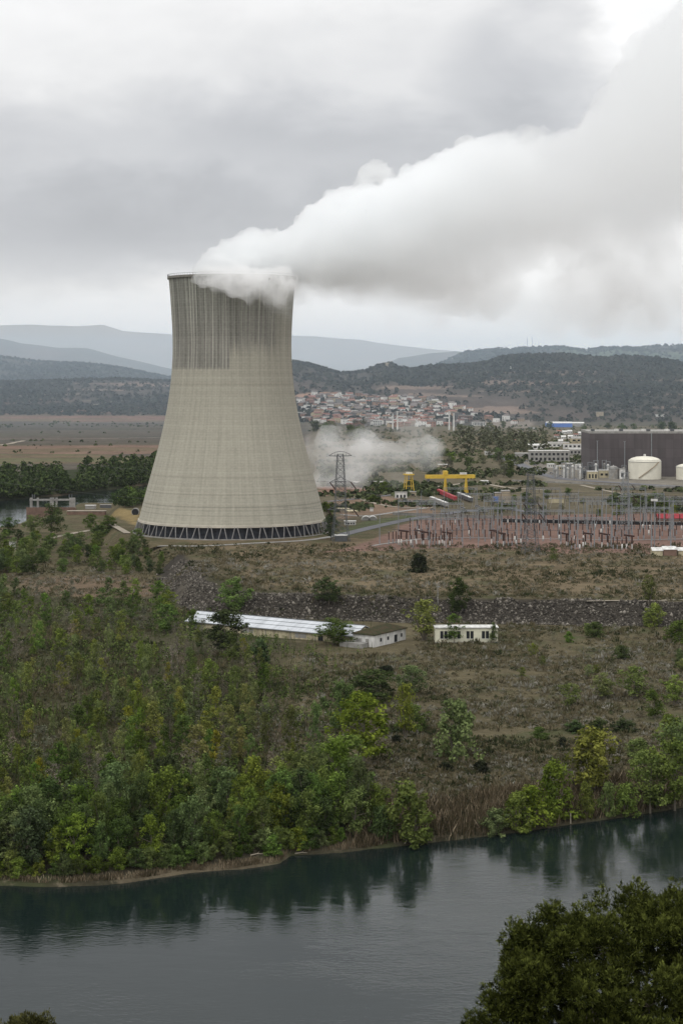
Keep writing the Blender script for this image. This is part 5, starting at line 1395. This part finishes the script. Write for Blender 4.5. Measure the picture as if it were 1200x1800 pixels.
# --- stuff: low heath clumps
def _unused_scatter_ground(n, sampler):
    xs, ys_ = sampler(n); return xs, ys_, terrain(xs, ys_)
def clumps_mesh(name, x, y, z, rad, hgt, nleaf, leaf, material, tint=None, label=None, seed=1, thin=0):
    rng = np.random.default_rng(seed); n = len(x)
    c = np.stack([x, y, z], 1); c = np.repeat(c, nleaf, 0); R_ = np.repeat(rad, nleaf); H_ = np.repeat(hgt, nleaf)
    th = rng.uniform(0, 2 * math.pi, n * nleaf); ph = rng.uniform(0.05, 1.45, n * nleaf)
    d = np.stack([np.cos(th) * np.cos(ph), np.sin(th) * np.cos(ph), np.sin(ph)], 1)
    p = c + d * np.stack([R_, R_, H_], 1) * rng.uniform(0.75, 1.1, n * nleaf)[:, None]
    a = np.cross(d, rng.normal(0, 1, d.shape)); a /= np.linalg.norm(a, axis=1)[:, None] + 1e-9
    b_ = np.cross(d, a) + d * rng.uniform(-.8, .8, (n * nleaf, 1)); b_ /= np.linalg.norm(b_, axis=1)[:, None] + 1e-9
    if thin: b_ = d * np.array([0.7, 0.7, 1.2]) + rng.normal(0, .25, d.shape); a = a * thin
    s = (np.repeat(leaf, nleaf) if isinstance(leaf, np.ndarray) else np.full(n * nleaf, leaf)) * rng.uniform(0.6, 1.3, n * nleaf); s = s[:, None]
    V = np.stack([p - a * s, p - b_ * s, p + a * s, p + b_ * s], 1).reshape(-1, 3)
    tt = np.repeat(np.clip(np.repeat(tint if tint is not None else rng.uniform(0, 1, n), nleaf) + rng.uniform(-.15, .15, n * nleaf), 0, 1), 4)
    o = mesh_obj(name, V, np.arange(len(V)).reshape(-1, 4), material, col=tt); tag(o, label, None, None, 'stuff'); return o
def stuffmat(name, stops):
    m = bpy.data.materials.new(name); m.use_nodes = True
    t = NT(m.node_tree); t.n.clear(); o = t.add('ShaderNodeOutputMaterial')
    at = t.add('ShaderNodeAttribute', attribute_name='tint')
    cr_ = t.add('ShaderNodeValToRGB'); t.l.new(at.outputs['Fac'], cr_.inputs[0])
    e = cr_.color_ramp.elements
    while len(e) > 1: e.remove(e[0])
    e[0].position = stops[0][0]; e[0].color = (*stops[0][1], 1)
    for p_, c_ in stops[1:]: q = e.new(p_); q.color = (*[1.05 * v for v in c_], 1)
    d = t.add('ShaderNodeBsdfDiffuse', i_Color=cr_.outputs[0]); t.l.new(d.outputs[0], o.inputs[0]); return m
HEATH = stuffmat('heath_clumps', [(0, (0.022, 0.030, 0.012)), (0.22, (0.055, 0.060, 0.028)), (0.45, (0.095, 0.080, 0.045)), (0.7, (0.14, 0.118, 0.075)), (0.85, (0.15, 0.145, 0.11)), (1, (0.22, 0.21, 0.18))])
def samp_frustum(n, y0, y1, umax, seed, fn=None):
    rng = np.random.default_rng(seed)
    y = 1 / rng.uniform(1 / y1, 1 / y0, n * 2); x = rng.uniform(-umax, umax, n * 2) * y
    if fn is not None: k_ = fn(x, y, rng); x = x[k_]; y = y[k_]
    return x[:n], y[:n]
def f_low(x, y, rng):
    d = y - np.interp(x, BX, BY); sd = sdpoly(x, y, PLATEAU)
    nn = fbm(x, y, 22, 3, 101)
    shed_ok = ~((x > -72) & (x < 30) & (y > 705) & (y < 800))
    return (d > 9) & ~((sd > -3) & (sd < 19) & (nn < 0.12)) & (y < 1060) & (nn > -0.25 + rng.uniform(-.3, .3, len(x))) & shed_ok
x, y = samp_frustum(46000, 395, 1060, 0.205, 5, f_low)
rng = np.random.default_rng(9)
rad = rng.uniform(0.35, 1.15, len(x)) * (0.7 + y / 1500); big = rng.random(len(x)) < 0.12; rad[big] *= 2.0
tn = np.clip(0.48 + fbm(x, y, 45, 3, 111) * 0.5 + rng.normal(0, 0.27, len(x)), 0, 1)
tn = np.where((x < -20) & (y < 800), tn * 0.62, tn)
clumps_mesh('heath_scrub', x, y, terrain(x, y) - 0.1, rad, rad * 0.62, 20, rad * 0.34, HEATH, tn, 'low brown and grey heath scrub', 11, 0.3)
def f_bush(x, y, rng):
    return f_low(x, y, rng) & (x > -30 + rng.normal(0, 14, len(x)))
xb_, yb_ = samp_frustum(2300, 420, 1050, 0.205, 215, f_bush); rb_ = np.random.default_rng(216)
sz_ = rb_.uniform(0.7, 1.0, len(xb_)) * rb_.choice([0.9, 1.4, 2.0], len(xb_), p=[.5, .35, .15])
clumps_mesh('heath_bushes', xb_, yb_, terrain(xb_, yb_) - 0.15, sz_, sz_ * 0.78, 70, sz_ * 0.13, stuffmat('heath_bush_leaves', [(0, (0.018, 0.026, 0.012)), (0.3, (0.045, 0.055, 0.024)), (0.55, (0.075, 0.064, 0.044)), (0.78, (0.12, 0.112, 0.084)), (1, (0.21, 0.20, 0.165))]), np.clip(rb_.normal(0.5, 0.28, len(xb_)), 0, 1), 'low rounded grey and olive heath bushes', 217)
WOODM = stuffmat('wood_leaves', [(0, (0.016, 0.026, 0.010)), (0.5, (0.034, 0.054, 0.018)), (1, (0.065, 0.09, 0.032))])
PALEM = stuffmat('pale_wood_leaves', [(0, (0.040, 0.045, 0.025)), (0.5, (0.075, 0.082, 0.048)), (1, (0.13, 0.135, 0.09))])
wood('riverside_wood', 150, (-40, 300), lambda px: (float(np.interp(px, [0, 290], [836, 812])), float(np.interp(px, [0, 100, 200, 270, 290], [879, 871, 859, 851, 849]))), (11, 17), WOODM, 'dense green wood across the back river', 201)
wood('riverside_wood', 70, (-40, 300), lambda px: (float(np.interp(px, [0, 100, 200, 270, 290], [876, 868, 857, 849, 846])), float(np.interp(px, [0, 100, 200, 270, 290], [880, 872, 860, 852, 849]))), (9, 14), WOODM, 'front edge of the dense green wood across the back river', 202)
wood('pale_wood', 70, (800, 955), lambda px: (762, 800), (13, 22), PALEM, 'pale grey green wood behind the crane', 203, 20)
# young saplings too many to count
xs_, ys2 = samp_frustum(9000, 425, 860, 0.2, 207, lambda x, y, r: (x < -12 + r.normal(0, 12, len(x))) & (y - np.interp(x, BX, BY) > 12) & (y < 850 - np.maximum(0, x + 60) * 2) & (sdpoly(x, y, PLATEAU) < -4) & (fbm(x, y, 18, 3, 208) > 0.02))
rs_ = np.random.default_rng(209); sr_ = rs_.uniform(.4, 1.1, len(xs_)); hs_ = rs_.uniform(1.5, 5.0, len(xs_))
clumps_mesh('saplings', xs_, ys2, terrain(xs_, ys2), sr_, hs_, 20, sr_ * 0.30, stuffmat('sapling_leaves', [(0, (0.022, 0.036, 0.010)), (0.5, (0.060, 0.088, 0.022)), (1, (0.125, 0.155, 0.045))]), None, 'young green saplings filling the grove', 210)
# dry reeds on the right bank, tufts on the left bank
def blades(name, x, y, z, h, wd, tint, material, label, seed, lean=0.25):
    rng = np.random.default_rng(seed); n = len(x)
    th = rng.uniform(0, math.pi, n); dx = np.cos(th) * wd; dy = np.sin(th) * wd
    lx = rng.normal(0, lean, n) * h; ly = rng.normal(0, lean, n) * h
    V = np.stack([np.stack([x - dx, y - dy, z - 0.1], 1), np.stack([x + dx, y + dy, z - 0.1], 1), np.stack([x + lx * .5 + dx * .7, y + ly * .5, z + h * .6], 1), np.stack([x + lx, y + ly, z + h], 1)], 1).reshape(-1, 3)
    o = mesh_obj(name, V, np.arange(len(V)).reshape(-1, 4), material, col=np.repeat(tint, 4)); tag(o, label, None, None, 'stuff'); return o
REED = stuffmat('dry_reeds', [(0, (0.022, 0.024, 0.011)), (0.4, (0.060, 0.048, 0.027)), (0.75, (0.13, 0.10, 0.065)), (1, (0.29, 0.235, 0.16))])
def bank_pts(n, x0, x1, d0, d1, seed, clump=2.2):
    rng = np.random.default_rng(seed); m_ = n // 26
    cx = rng.uniform(x0, x1, m_); cd = d0 + (d1 - d0) * rng.uniform(0, 1, m_)
    cx = np.repeat(cx, 26) + rng.normal(0, clump, m_ * 26); cd = np.repeat(cd, 26) + rng.normal(0, clump * .6, m_ * 26)
    cd = np.maximum(cd, 0.7); y = np.interp(cx, BX, BY) + cd; return cx, y, np.repeat(np.clip(rng.normal(.5, .22, m_), 0, 1), 26)
x, y, tn = bank_pts(30000, 4, 140, 1.5, 26, 21)
rg = np.random.default_rng(3)
blades('dry_reeds', x, y, terrain(x, y), rg.uniform(1.2, 3.4, len(x)), rg.uniform(.07, .16, len(x)), np.clip(tn + rg.normal(0, .18, len(x)), 0, 1), REED, 'brown dry reeds on the right river bank', 4)
x, y, tn = bank_pts(3200, -90, 6, 0.7, 2.6, 22, 1.0)
blades('bank_grass', x, y, terrain(x, y), rg.uniform(.4, 1.3, len(x)), rg.uniform(.05, .11, len(x)), np.clip(tn + .1, 0, 1), REED, 'pale tufts of bank grass at the left water edge', 5)
# bare stems within the grove and the heath
x, y = samp_frustum(11000, 430, 900, 0.2, 31, lambda x, y, r: (x < -5 + r.normal(0, 14, len(x))) & (y - np.interp(x, BX, BY) > 14) & (sdpoly(x, y, PLATEAU) < -4))
blades('grove_undergrowth', x, y, terrain(x, y), rg.uniform(0.8, 3.2, len(x)), rg.uniform(.06, .16, len(x)), np.clip(rg.normal(.4, .25, len(x)), 0, 1), stuffmat('undergrowth', [(0, (0.028, 0.04, 0.014)), (0.5, (0.06, 0.075, 0.025)), (1, (0.12, 0.105, 0.07))]), 'thin stems and undergrowth of the young grove', 6, 0.12)
# riprap rocks
def rocks(name, n, fn, smin, smax, label, seed):
    rng = np.random.default_rng(seed)
    x = rng.uniform(-115, 240, n * 14); y = rng.uniform(740, 1010, n * 14); sd = sdpoly(x, y, PLATEAU)
    k_ = fn(x, y, sd); x = x[k_][:n]; y = y[k_][:n]; z = terrain(x, y); n = len(x)
    base = np.array([(1, 0, 0), (-1, 0, 0), (0, 1, 0), (0, -1, 0), (0, 0, 1), (0, 0, -1)], float)
    V = base[None] * rng.uniform(0.6, 1.3, (n, 6, 1)) + rng.normal(0, .18, (n, 6, 3))
    V *= rng.uniform(smin, smax, (n, 1, 1)) * (1 + 0.8 * (rng.random((n, 1, 1)) < 0.1))
    V = V + np.stack([x, y, z + 0.1], 1)[:, None]
    Fb = np.array([(0, 2, 4), (2, 1, 4), (1, 3, 4), (3, 0, 4), (2, 0, 5), (1, 2, 5), (3, 1, 5), (0, 3, 5)])
    Fc = (Fb[None] + (np.arange(n) * 6)[:, None, None]).reshape(-1, 3)
    o = mesh_obj(name, V.reshape(-1, 3), Fc, ROCKM, col=np.repeat(rng.beta(1.6, 2.4, n), 6)); tag(o, label, None, None, 'stuff'); return o
ROCKM = stuffmat('riprap_stone', [(0, (0.022, 0.020, 0.018)), (0.5, (0.085, 0.076, 0.064)), (1, (0.27, 0.245, 0.21))])
rocks('riprap_rocks', 18000, lambda x, y, sd: (sd > -2.5) & (sd < 14.5 + fbm(x, y, 9, 2, 77) * 5) & (x > -100) & (y < 985) & ((x > -62) | (fbm(x, y, 16, 3, 6) > -0.15)), 0.22, 0.6, 'dark broken rocks of the plateau slope', 41)
# woods on the hills
def f_hill(x, y, rng):
    z = terrain(x, y); f = fbm(x, y, 300, 4, 91) + rng.uniform(-.5, .5, len(x))
    return (z > 18) & (f > -0.12)
x, y = samp_frustum(26000, 3450, 6800, 0.215, 51, f_hill)
HILLW = stuffmat('hill_woods', [(0, (0.020, 0.025, 0.018)), (0.5, (0.034, 0.038, 0.028)), (1, (0.055, 0.052, 0.040))])
rg = np.random.default_rng(61); rad = rg.uniform(3.0, 6.5, len(x)) * (0.75 + y / 14000)
clumps_mesh('hillside_woods', x, y, terrain(x, y), rad, rad * 1.2, 9, rad * 0.55, HILLW, np.clip(0.4 + fbm(x, y, 200, 3, 7) * .5 + rg.normal(0, .2, len(x)), 0, 1), 'dark scrub and pine woods covering the hills', 62)
# scrub on the industrial plain and field hedges
def f_ind(x, y, rng):
    px = 600 + F * x / y; z = terrain(x, y); nn = fbm(x, y, 60, 3, 131)
    zone = (px > 560) & (y > 1300) & (y < 3450) & (nn > 0.02) & ~((px > 960) & (y > 1560) & (y < 1950))
    hedge = (px < 560) & (y > 2050) & (y < 3950) & ((np.abs(vnoise(x / 900 + 3, y / 55, 5) - 0.6) < 0.015) | (fbm(x, y, 150, 3, 141) > 0.42) & (y > 3200))
    return (zone | hedge) & (z > 1) & (z < 20)
x, y = samp_frustum(9000, 1300, 3950, 0.215, 71, f_ind)
rg = np.random.default_rng(81); rad = rg.uniform(1.2, 3.6, len(x))
clumps_mesh('plain_scrub', x, y, terrain(x, y), rad, rad * 1.0, 10, rad * 0.5, stuffmat('plain_bushes', [(0, (0.020, 0.03, 0.014)), (0.5, (0.045, 0.06, 0.025)), (1, (0.09, 0.10, 0.05))]), None, 'green scrub on the plain around the works', 82)

# ------------------------------------------------------------------ pine in front, lower right
PDEP = 57.0
def pine_cloud(lobes, n, seed, size, dep):
    rng = np.random.default_rng(seed); k_ = dep / F; C = []
    wts = np.array([l[2] ** 2 for l in lobes], float); wts /= wts.sum()
    subs = []
    for _ in range(n // 30):                                     # small twiggy clumps on every lobe
        l = lobes[rng.choice(len(lobes), p=wts)]; d = rng.normal(0, 1, 3); d /= np.linalg.norm(d)
        if d[1] > 0.3: d[1] *= -1
        r = l[2] * rng.uniform(0.55, 1.04); subs.append((l[0] + d[0] * r, l[1] - d[2] * r * 0.85, rng.uniform(12, 27), l[3] + d[1] * r * k_))
    w2 = np.array([l[2] ** 2 for l in subs], float); w2 /= w2.sum()
    for _ in range(n):
        l = subs[rng.choice(len(subs), p=w2)]
        d = rng.normal(0, 1, 3); d /= np.linalg.norm(d)
        if d[1] > 0.3: d[1] *= -1
        r = l[2] * k_ * rng.uniform(0, 1) ** 0.16 * (1 + 0.10 * math.sin(d[0] * 9 + d[2] * 7))
        cx, cy_, cz = D(l[0], l[1], dep + l[3]); C.append((cx + d[0] * r, cy_ + d[1] * r, cz + d[2] * r * 0.85, d[0], d[1], d[2]))
    return np.array(C)
def needle_tufts(C, size, seed, nn=13):
    rng = np.random.default_rng(seed); n = len(C); c = np.repeat(C[:, :3], nn, 0); out_ = np.repeat(C[:, 3:], nn, 0)
    ax = out_ * 0.7 + np.array([0, 0, 0.9]) + rng.normal(0, .6, out_.shape); ax /= np.linalg.norm(ax, axis=1)[:, None]
    s = size * rng.uniform(.7, 1.3, (n * nn, 1)); side = np.cross(ax, rng.normal(0, 1, ax.shape)); side /= np.linalg.norm(side, axis=1)[:, None] + 1e-9
    w_ = size * 0.13
    base_ = c + rng.normal(0, size * .22, c.shape)
    V = np.stack([base_ - side * w_ * .5, base_ + ax * s * .55 - side * w_, base_ + ax * s, base_ + ax * s * .55 + side * w_], 1).reshape(-1, 3)
    tint = np.repeat(np.clip(np.repeat(rng.uniform(0, 1, n), nn) ** 1.6 * .8 + rng.uniform(-.1, .2, n * nn) + 0.25 * np.clip(out_[:, 2], 0, 1), 0, 1), 4)  # upward-facing tufts tinted lighter, sky light painted into the needle colour
    return V, tint
PINEM = leafmat('pine_needles', (0.011, 0.016, 0.005), (0.080, 0.092, 0.020), 0.05, 0.15)
LOBES = [(850, 1800, 26, 0), (880, 1775, 34, 0), (905, 1740, 36, 0), (930, 1690, 46, 0), (920, 1650, 30, 0), (1000, 1640, 50, 0), (1140, 1650, 90, 0), (1195, 1640, 95, 1.0), (1075, 1668, 80, -0.5), (1000, 1680, 76, 0), (952, 1662, 56, 0.3), (935, 1720, 50, -0.6), (965, 1770, 66, 0), (1040, 1770, 90, -1), (1140, 1770, 110, -1.4), (1230, 1760, 120, 0), (1120, 1605, 48, 0.6), (1170, 1600, 52, 1.2), (1060, 1618, 48, 0.5), (925, 1632, 30, 0.2), (905, 1790, 46, 0), (865, 1800, 30, 0), (840, 1815, 26, 0), (1245, 1610, 60, 2), (900, 1690, 20, 0), (960, 1605, 16, 0), (915, 1850, 70, 0), (1060, 1880, 140, 0), (1200, 1900, 160, 0)]
C = pine_cloud(LOBES, 25000, 91, 0.14, PDEP)
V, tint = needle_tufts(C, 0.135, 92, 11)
kx, ky, kz = D(1110, 1760, PDEP); gz = hz(kx, ky)
pine = thing('pine_tree', (kx, ky, gz), 0, 'large dark pine crown in the lower right corner, nearest to the viewer', 'tree')
off = np.array([kx, ky, gz])
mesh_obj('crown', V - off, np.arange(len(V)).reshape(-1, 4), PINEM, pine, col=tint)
mb = MB(); tz = kz - gz
mb.bar((0, 0, -0.6), (0.3, 0, tz * 0.75), 0.32, 0.22, n=10); mb.bar((0.3, 0, tz * .75), (0.1, 0, tz + 1.6), 0.22, 0.06, n=8)
mb.build('trunk', M['bark'], pine)
mb = MB()
for l in LOBES:
    c = Vector(D(l[0], l[1], PDEP + l[3])) - Vector(off); st = Vector((0.2, 0, max(0.4, tz * 0.6 + (c.z - tz) * 0.5)))
    mid = st.lerp(c, 0.55) + Vector((0, 0, -0.25)); mb.bar(st, mid, 0.10, 0.06, n=6); mb.bar(mid, c, 0.06, 0.025, n=5)
    for q in range(6):
        d = Vector((random.gauss(0, 1), random.gauss(0, 1), random.gauss(0, .7))).normalized() * l[2] * PDEP / F * 0.85; mb.bar(c, c + d, 0.028, 0.010, n=4)
mb.build('limbs', M['bark'], pine)
# small bush lower left
LB = [(64, 1806, 21, 0), (45, 1818, 18, 0), (84, 1824, 18, 0), (20, 1822, 14, 0), (0, 1834, 22, 0), (66, 1856, 44, 0)]
C = pine_cloud(LB, 4200, 93, 0.12, 60.0); V, tint = needle_tufts(C, 0.13, 94, 11)
kx, ky, kz = D(60, 1850, 60); gz = hz(kx, ky)
br = thing('foreground_bush', (kx, ky, gz), 0, 'dark round bush top peeping in at the lower left corner', 'bush')
off = np.array([kx, ky, gz]); mesh_obj('crown', V - off, np.arange(len(V)).reshape(-1, 4), PINEM, br, col=tint)
mb = MB(); mb.bar((0, 0, -0.4), (0, 0, kz - gz + 0.4), 0.14, 0.05, n=8)
for q in range(8): a = q * .8; mb.bar((0, 0, (kz - gz) * .5), (0.6 * math.cos(a), 0.5 * math.sin(a), kz - gz + .3), 0.05, 0.02, n=5)
mb.build('trunk', M['bark'], br)
# driftwood
for i, (px, py, a) in enumerate([(452, 1503, .3), (530, 1501, .1), (715, 1480, 1.2), (1002, 1446, 1.5)]):
    x, y, z = G(px, py + 1, 380); r = thing('driftwood', (x, y, max(z, .1)), a, ['pale driftwood branch on the mud spit of the left bank', 'pale driftwood caught beside the mud spit', 'curved pale driftwood below the round bright bush', 'upright pale snag below the yellowish tree'][i], 'driftwood')
    mb = MB()
    if i < 3: mb.bar((-1.6, 0, .2), (0, .2, .35), .16, .13, n=6); mb.bar((0, .2, .35), (1.4, -.1, .9 if i == 2 else .3), .13, .06, n=6); mb.bar((.1, .2, .3), (.7, .8, .7), .07, .03, n=5)
    else: mb.bar((0, 0, -.5), (.1, 0, 2.6), .2, .12, n=6); mb.bar((0, 0, 1.2), (.8, 0, 2.2), .1, .04, n=5)
    mb.build('branch', M['track'], r)

# ------------------------------------------------------------------ steam
def blob_mesh(name, spheres, voxel, disp, matl, label, sizes=(22, 8), sub=2):
    """spheres (x, y, z, r) fused into one billowing closed surface"""
    import bmesh
    bm = bmesh.new()
    for (x, y, z, r) in spheres:
        bmesh.ops.create_icosphere(bm, subdivisions=sub, radius=r, matrix=Matrix.Translation((x, y, z)))
    me = bpy.data.meshes.new('tmp'); bm.to_mesh(me); bm.free()
    o = bpy.data.objects.new('tmp', me); COL.objects.link(o)
    md = o.modifiers.new('r', 'REMESH'); md.mode = 'VOXEL'; md.voxel_size = voxel
    for i, (sz, st) in enumerate(zip(sizes, disp)):
        tx = bpy.data.textures.new('billow', 'CLOUDS'); tx.noise_scale = sz; tx.noise_depth = 2
        d = o.modifiers.new('d', 'DISPLACE'); d.texture = tx; d.texture_coords = 'GLOBAL'; d.strength = st; d.mid_level = 0.5
    bpy.context.view_layer.update()
    dg = bpy.context.evaluated_depsgraph_get(); me2 = bpy.data.meshes.new_from_object(o.evaluated_get(dg))
    bpy.data.objects.remove(o)
    me2.name = name; me2.materials.clear(); me2.materials.append(matl)
    me2.polygons.foreach_set('use_smooth', np.ones(len(me2.polygons), bool))
    r = bpy.data.objects.new(name, me2); COL.objects.link(r); tag(r, label, None, None, 'stuff'); return r
rnd = random.Random(4)
env = np.array([(345, 458, 488), (372, 436, 498), (400, 424, 512), (450, 402, 520), (510, 406, 530), (560, 362, 540), (620, 326, 545), (700, 305, 552), (760, 272, 545), (830, 244, 525), (900, 228, 512), (980, 220, 515), (1060, 205, 540), (1110, 120, 565), (1160, 50, 575), (1230, -20, 590), (1330, -90, 600), (1450, -160, 610)], float)
SP = []
px = 350.0
while px < 1450:
    top_, bot_ = np.interp(px, env[:, 0], env[:, 1]), np.interp(px, env[:, 0], env[:, 2])
    Rp = (bot_ - top_) / 2; c = (top_ + bot_) / 2
    dd = TY - (px - 410) * 0.05
    nS = int(5 + Rp / 14)
    for j in range(nS):
        a = rnd.uniform(0, 2 * math.pi); r = Rp * rnd.uniform(0.22, 0.42)
        if rnd.random() < 0.4: a = rnd.choice([math.pi / 2, math.pi / 2 + .5, math.pi / 2 - .5])   # more billows on the upper side
        q = (Rp - r) * rnd.uniform(0.85, 1.02)
        x, y, z = D(px, c - q * math.sin(a), dd); SP.append((x, y + q * math.cos(a) * dd / F * 0.6, z, r * dd / F))
    x, y, z = D(px, c, dd); SP.append((x, y, z, Rp * 0.70 * dd / F))
    for j in range(5 if px < 1100 else 2):                                  # small billows on the visible skin
        a = rnd.uniform(-0.4, 3.5); r = rnd.uniform(7, 15) + Rp * 0.04; q = Rp * rnd.uniform(0.93, 1.0) - r * 0.4
        x, y, z = D(px + rnd.uniform(-6, 6), c - q * math.sin(a), dd); SP.append((x, y + min(0, q * math.cos(a)) * dd / F * 0.4, z, r * dd / F))
    px += max(8, Rp * 0.22)
for (px, py, r) in [(655, 302, 24), (640, 315, 22), (672, 310, 20), (470, 425, 24), (430, 432, 26), (500, 430, 26), (395, 448, 20), (545, 395, 26), (585, 362, 26), (610, 348, 24), (820, 262, 24), (935, 240, 22), (740, 300, 24)]:
    x, y, z = D(px, py, TY); SP.append((x, y, z, r * TY / F))
for (px, py, r) in [(352, 478, 10), (366, 470, 13), (380, 462, 15), (392, 470, 18), (345, 484, 7), (410, 478, 20), (440, 470, 24)]:
    x, y, z = D(px, py, TY - 18); SP.append((x, y, z, r * TY / F))
for _ in range(14):
    a = rnd.uniform(0, 6.28); q = rnd.uniform(0, 20); SP.append((TX - 2 + q * math.cos(a), TY + q * math.sin(a), rnd.uniform(160, 172), rnd.uniform(9, 14)))
def plume_density(t):
    g = t.add('ShaderNodeNewGeometry'); sp_ = t.add('ShaderNodeSeparateXYZ', i_0=g.outputs['Position'])
    n = t.noise(g.outputs['Position'], 0.022, 4, 0.6, 0.3)
    fade = t.ramp(sp_.outputs[0], -30.0, 240.0)
    base_ = t.m('SUBTRACT', 0.23, t.m('MULTIPLY', t.m('POWER', fade, 0.6), 0.205))
    k_ = t.m('DIVIDE', t.m('ADD', sp_.outputs[0], 32.0), 247.0, clamp=True)
    zb = t.m('SUBTRACT', 152.0, t.m('MULTIPLY', k_, 18.0)); hh = t.m('ADD', 38.0, t.m('MULTIPLY', k_, 150.0))
    v_ = t.m('DIVIDE', t.m('SUBTRACT', t.m('ADD', sp_.outputs[2], t.m('MULTIPLY', t.m('SUBTRACT', n, 0.5), 60.0)), zb), hh)
    base_ = t.m('MULTIPLY', base_, t.m('ADD', 0.07, t.m('MULTIPLY', t.ramp(v_, 0.05, 0.85), 0.93)))
    soft = t.ramp(n, t.m('ADD', 0.05, t.m('MULTIPLY', fade, 0.20)), 0.60)
    return t.m('MULTIPLY', base_, soft)
core = volmat('dense_steam', 0.055, (0.994, 0.998, 1.0), 0.6, plume_density)
blob_mesh('steam_plume', SP, 2.2, (13, 8, 4), core, 'thick white steam plume blown right from the cooling tower', (24, 9, 3.6))
SS = []
for _ in range(60):
    px = rnd.uniform(700, 1330); py = rnd.uniform(500, np.interp(px, [700, 900, 1100, 1330], [548, 565, 605, 612])) - rnd.uniform(0, 40)
    x, y, z = D(px, py, TY + rnd.uniform(-40, 40)); SS.append((x, y, max(z, 150), rnd.uniform(11, 22)))
def trail_density(t):
    g = t.add('ShaderNodeNewGeometry'); n = t.noise(g.outputs['Position'], 0.018, 5, 0.62, 0.5)
    return t.m('MULTIPLY', t.ramp(n, 0.34, 0.70), 0.022)
blob_mesh('steam_trail', SS, 3.5, (14, 8), volmat('trailing_steam', 0.01, (1, 1, 1), 0.5, trail_density), 'thin torn steam trailing under the plume on the right', (30, 10))
# thin veil around the mouth and along the under side
def veil(scale, lo, hi, dens):
    def f(t):
        g = t.add('ShaderNodeNewGeometry'); n = t.noise(g.outputs['Position'], scale, 4, 0.6, 0.4)
        return t.m('MULTIPLY', t.ramp(n, lo, hi), dens)
    return f
VS = []
for _ in range(34):
    px = rnd.uniform(385, 512); py = rnd.uniform(488, 497 + (px - 385) * 0.42); x, y, z = D(px, py, rnd.uniform(1088, 1104)); VS.append((x, y, z, rnd.uniform(5, 9)))
for _ in range(10):
    px = rnd.uniform(335, 400); x, y, z = D(px, rnd.uniform(478, 500), rnd.uniform(1098, 1108)); VS.append((x, y, z, rnd.uniform(3, 6)))
def veil_density(t):
    g = t.add('ShaderNodeNewGeometry'); n = t.noise(g.outputs['Position'], 0.065, 5, 0.62, 0.5); sp_ = t.add('ShaderNodeSeparateXYZ', i_0=g.outputs['Position'])
    q = t.m('ADD', sp_.outputs[2], t.m('MULTIPLY', t.m('SUBTRACT', n, 0.5), 34.0))
    return t.m('MULTIPLY', t.m('MULTIPLY', t.ramp(q, 146.0, 176.0), t.ramp(n, 0.28, 0.66)), 0.11)
for _ in range(30):
    px = rnd.uniform(340, 516); x, y, z = D(px, rnd.uniform(480, 494), rnd.uniform(1098, 1114)); VS.append((x, y, z, rnd.uniform(3.5, 6.5)))
wisp = volmat('thin_steam', 0.03, (1, 1, 1), 0, veil_density)
blob_mesh('steam_veil', VS, 1.5, (6, 3.5), wisp, 'thin steam spilling down over the rim of the cooling tower', (11, 4))
LS = []
for _ in range(58):
    px = rnd.triangular(515, 760, 590); py = rnd.uniform(np.interp(px, [535, 600, 700, 760], [785, 775, 768, 764]), np.interp(px, [535, 600, 700, 760], [850, 848, 830, 790]))
    x, y, z = D(px, py, rnd.uniform(1560, 1640)); LS.append((x, y, max(z, 20), rnd.uniform(9, 19)))
lowm = volmat('drifting_steam', 0.02, (1, 1, 1), 0, veil(0.018, 0.34, 0.72, 0.022))
blob_mesh('low_steam', LS, 3.0, (14, 6), lowm, 'low white steam drifting over the works right of the tower', (22, 8))

# ------------------------------------------------------------------ haze
def closed_box(name, x0, x1, y0, y1, z0, z1, m, label):
    mb = MB(); mb.box(x0, x1, y0, y1, z0, z1); o = mb.build(name, m); tag(o, label, None, None, 'stuff'); return o
closed_box('haze', -9500, 9500, -120, 22500, -12, 760, volmat('haze_air', 1.2e-5, (0.93, 0.96, 1.0), 0.0), 'pale even haze in the air')
closed_box('mist', -9000, 9000, 2700, 7200, -8, 245, volmat('valley_air', 1.15e-4, (0.70, 0.85, 1.0), 0.0), 'thin bluish air over the far side of the valley')
closed_box('mist', -9100, 9100, 7205, 14000, -9, 640, volmat('mist_air', 1.5e-4, (0.97, 0.985, 1.0), 0.0), 'thicker mist before the far mountains')
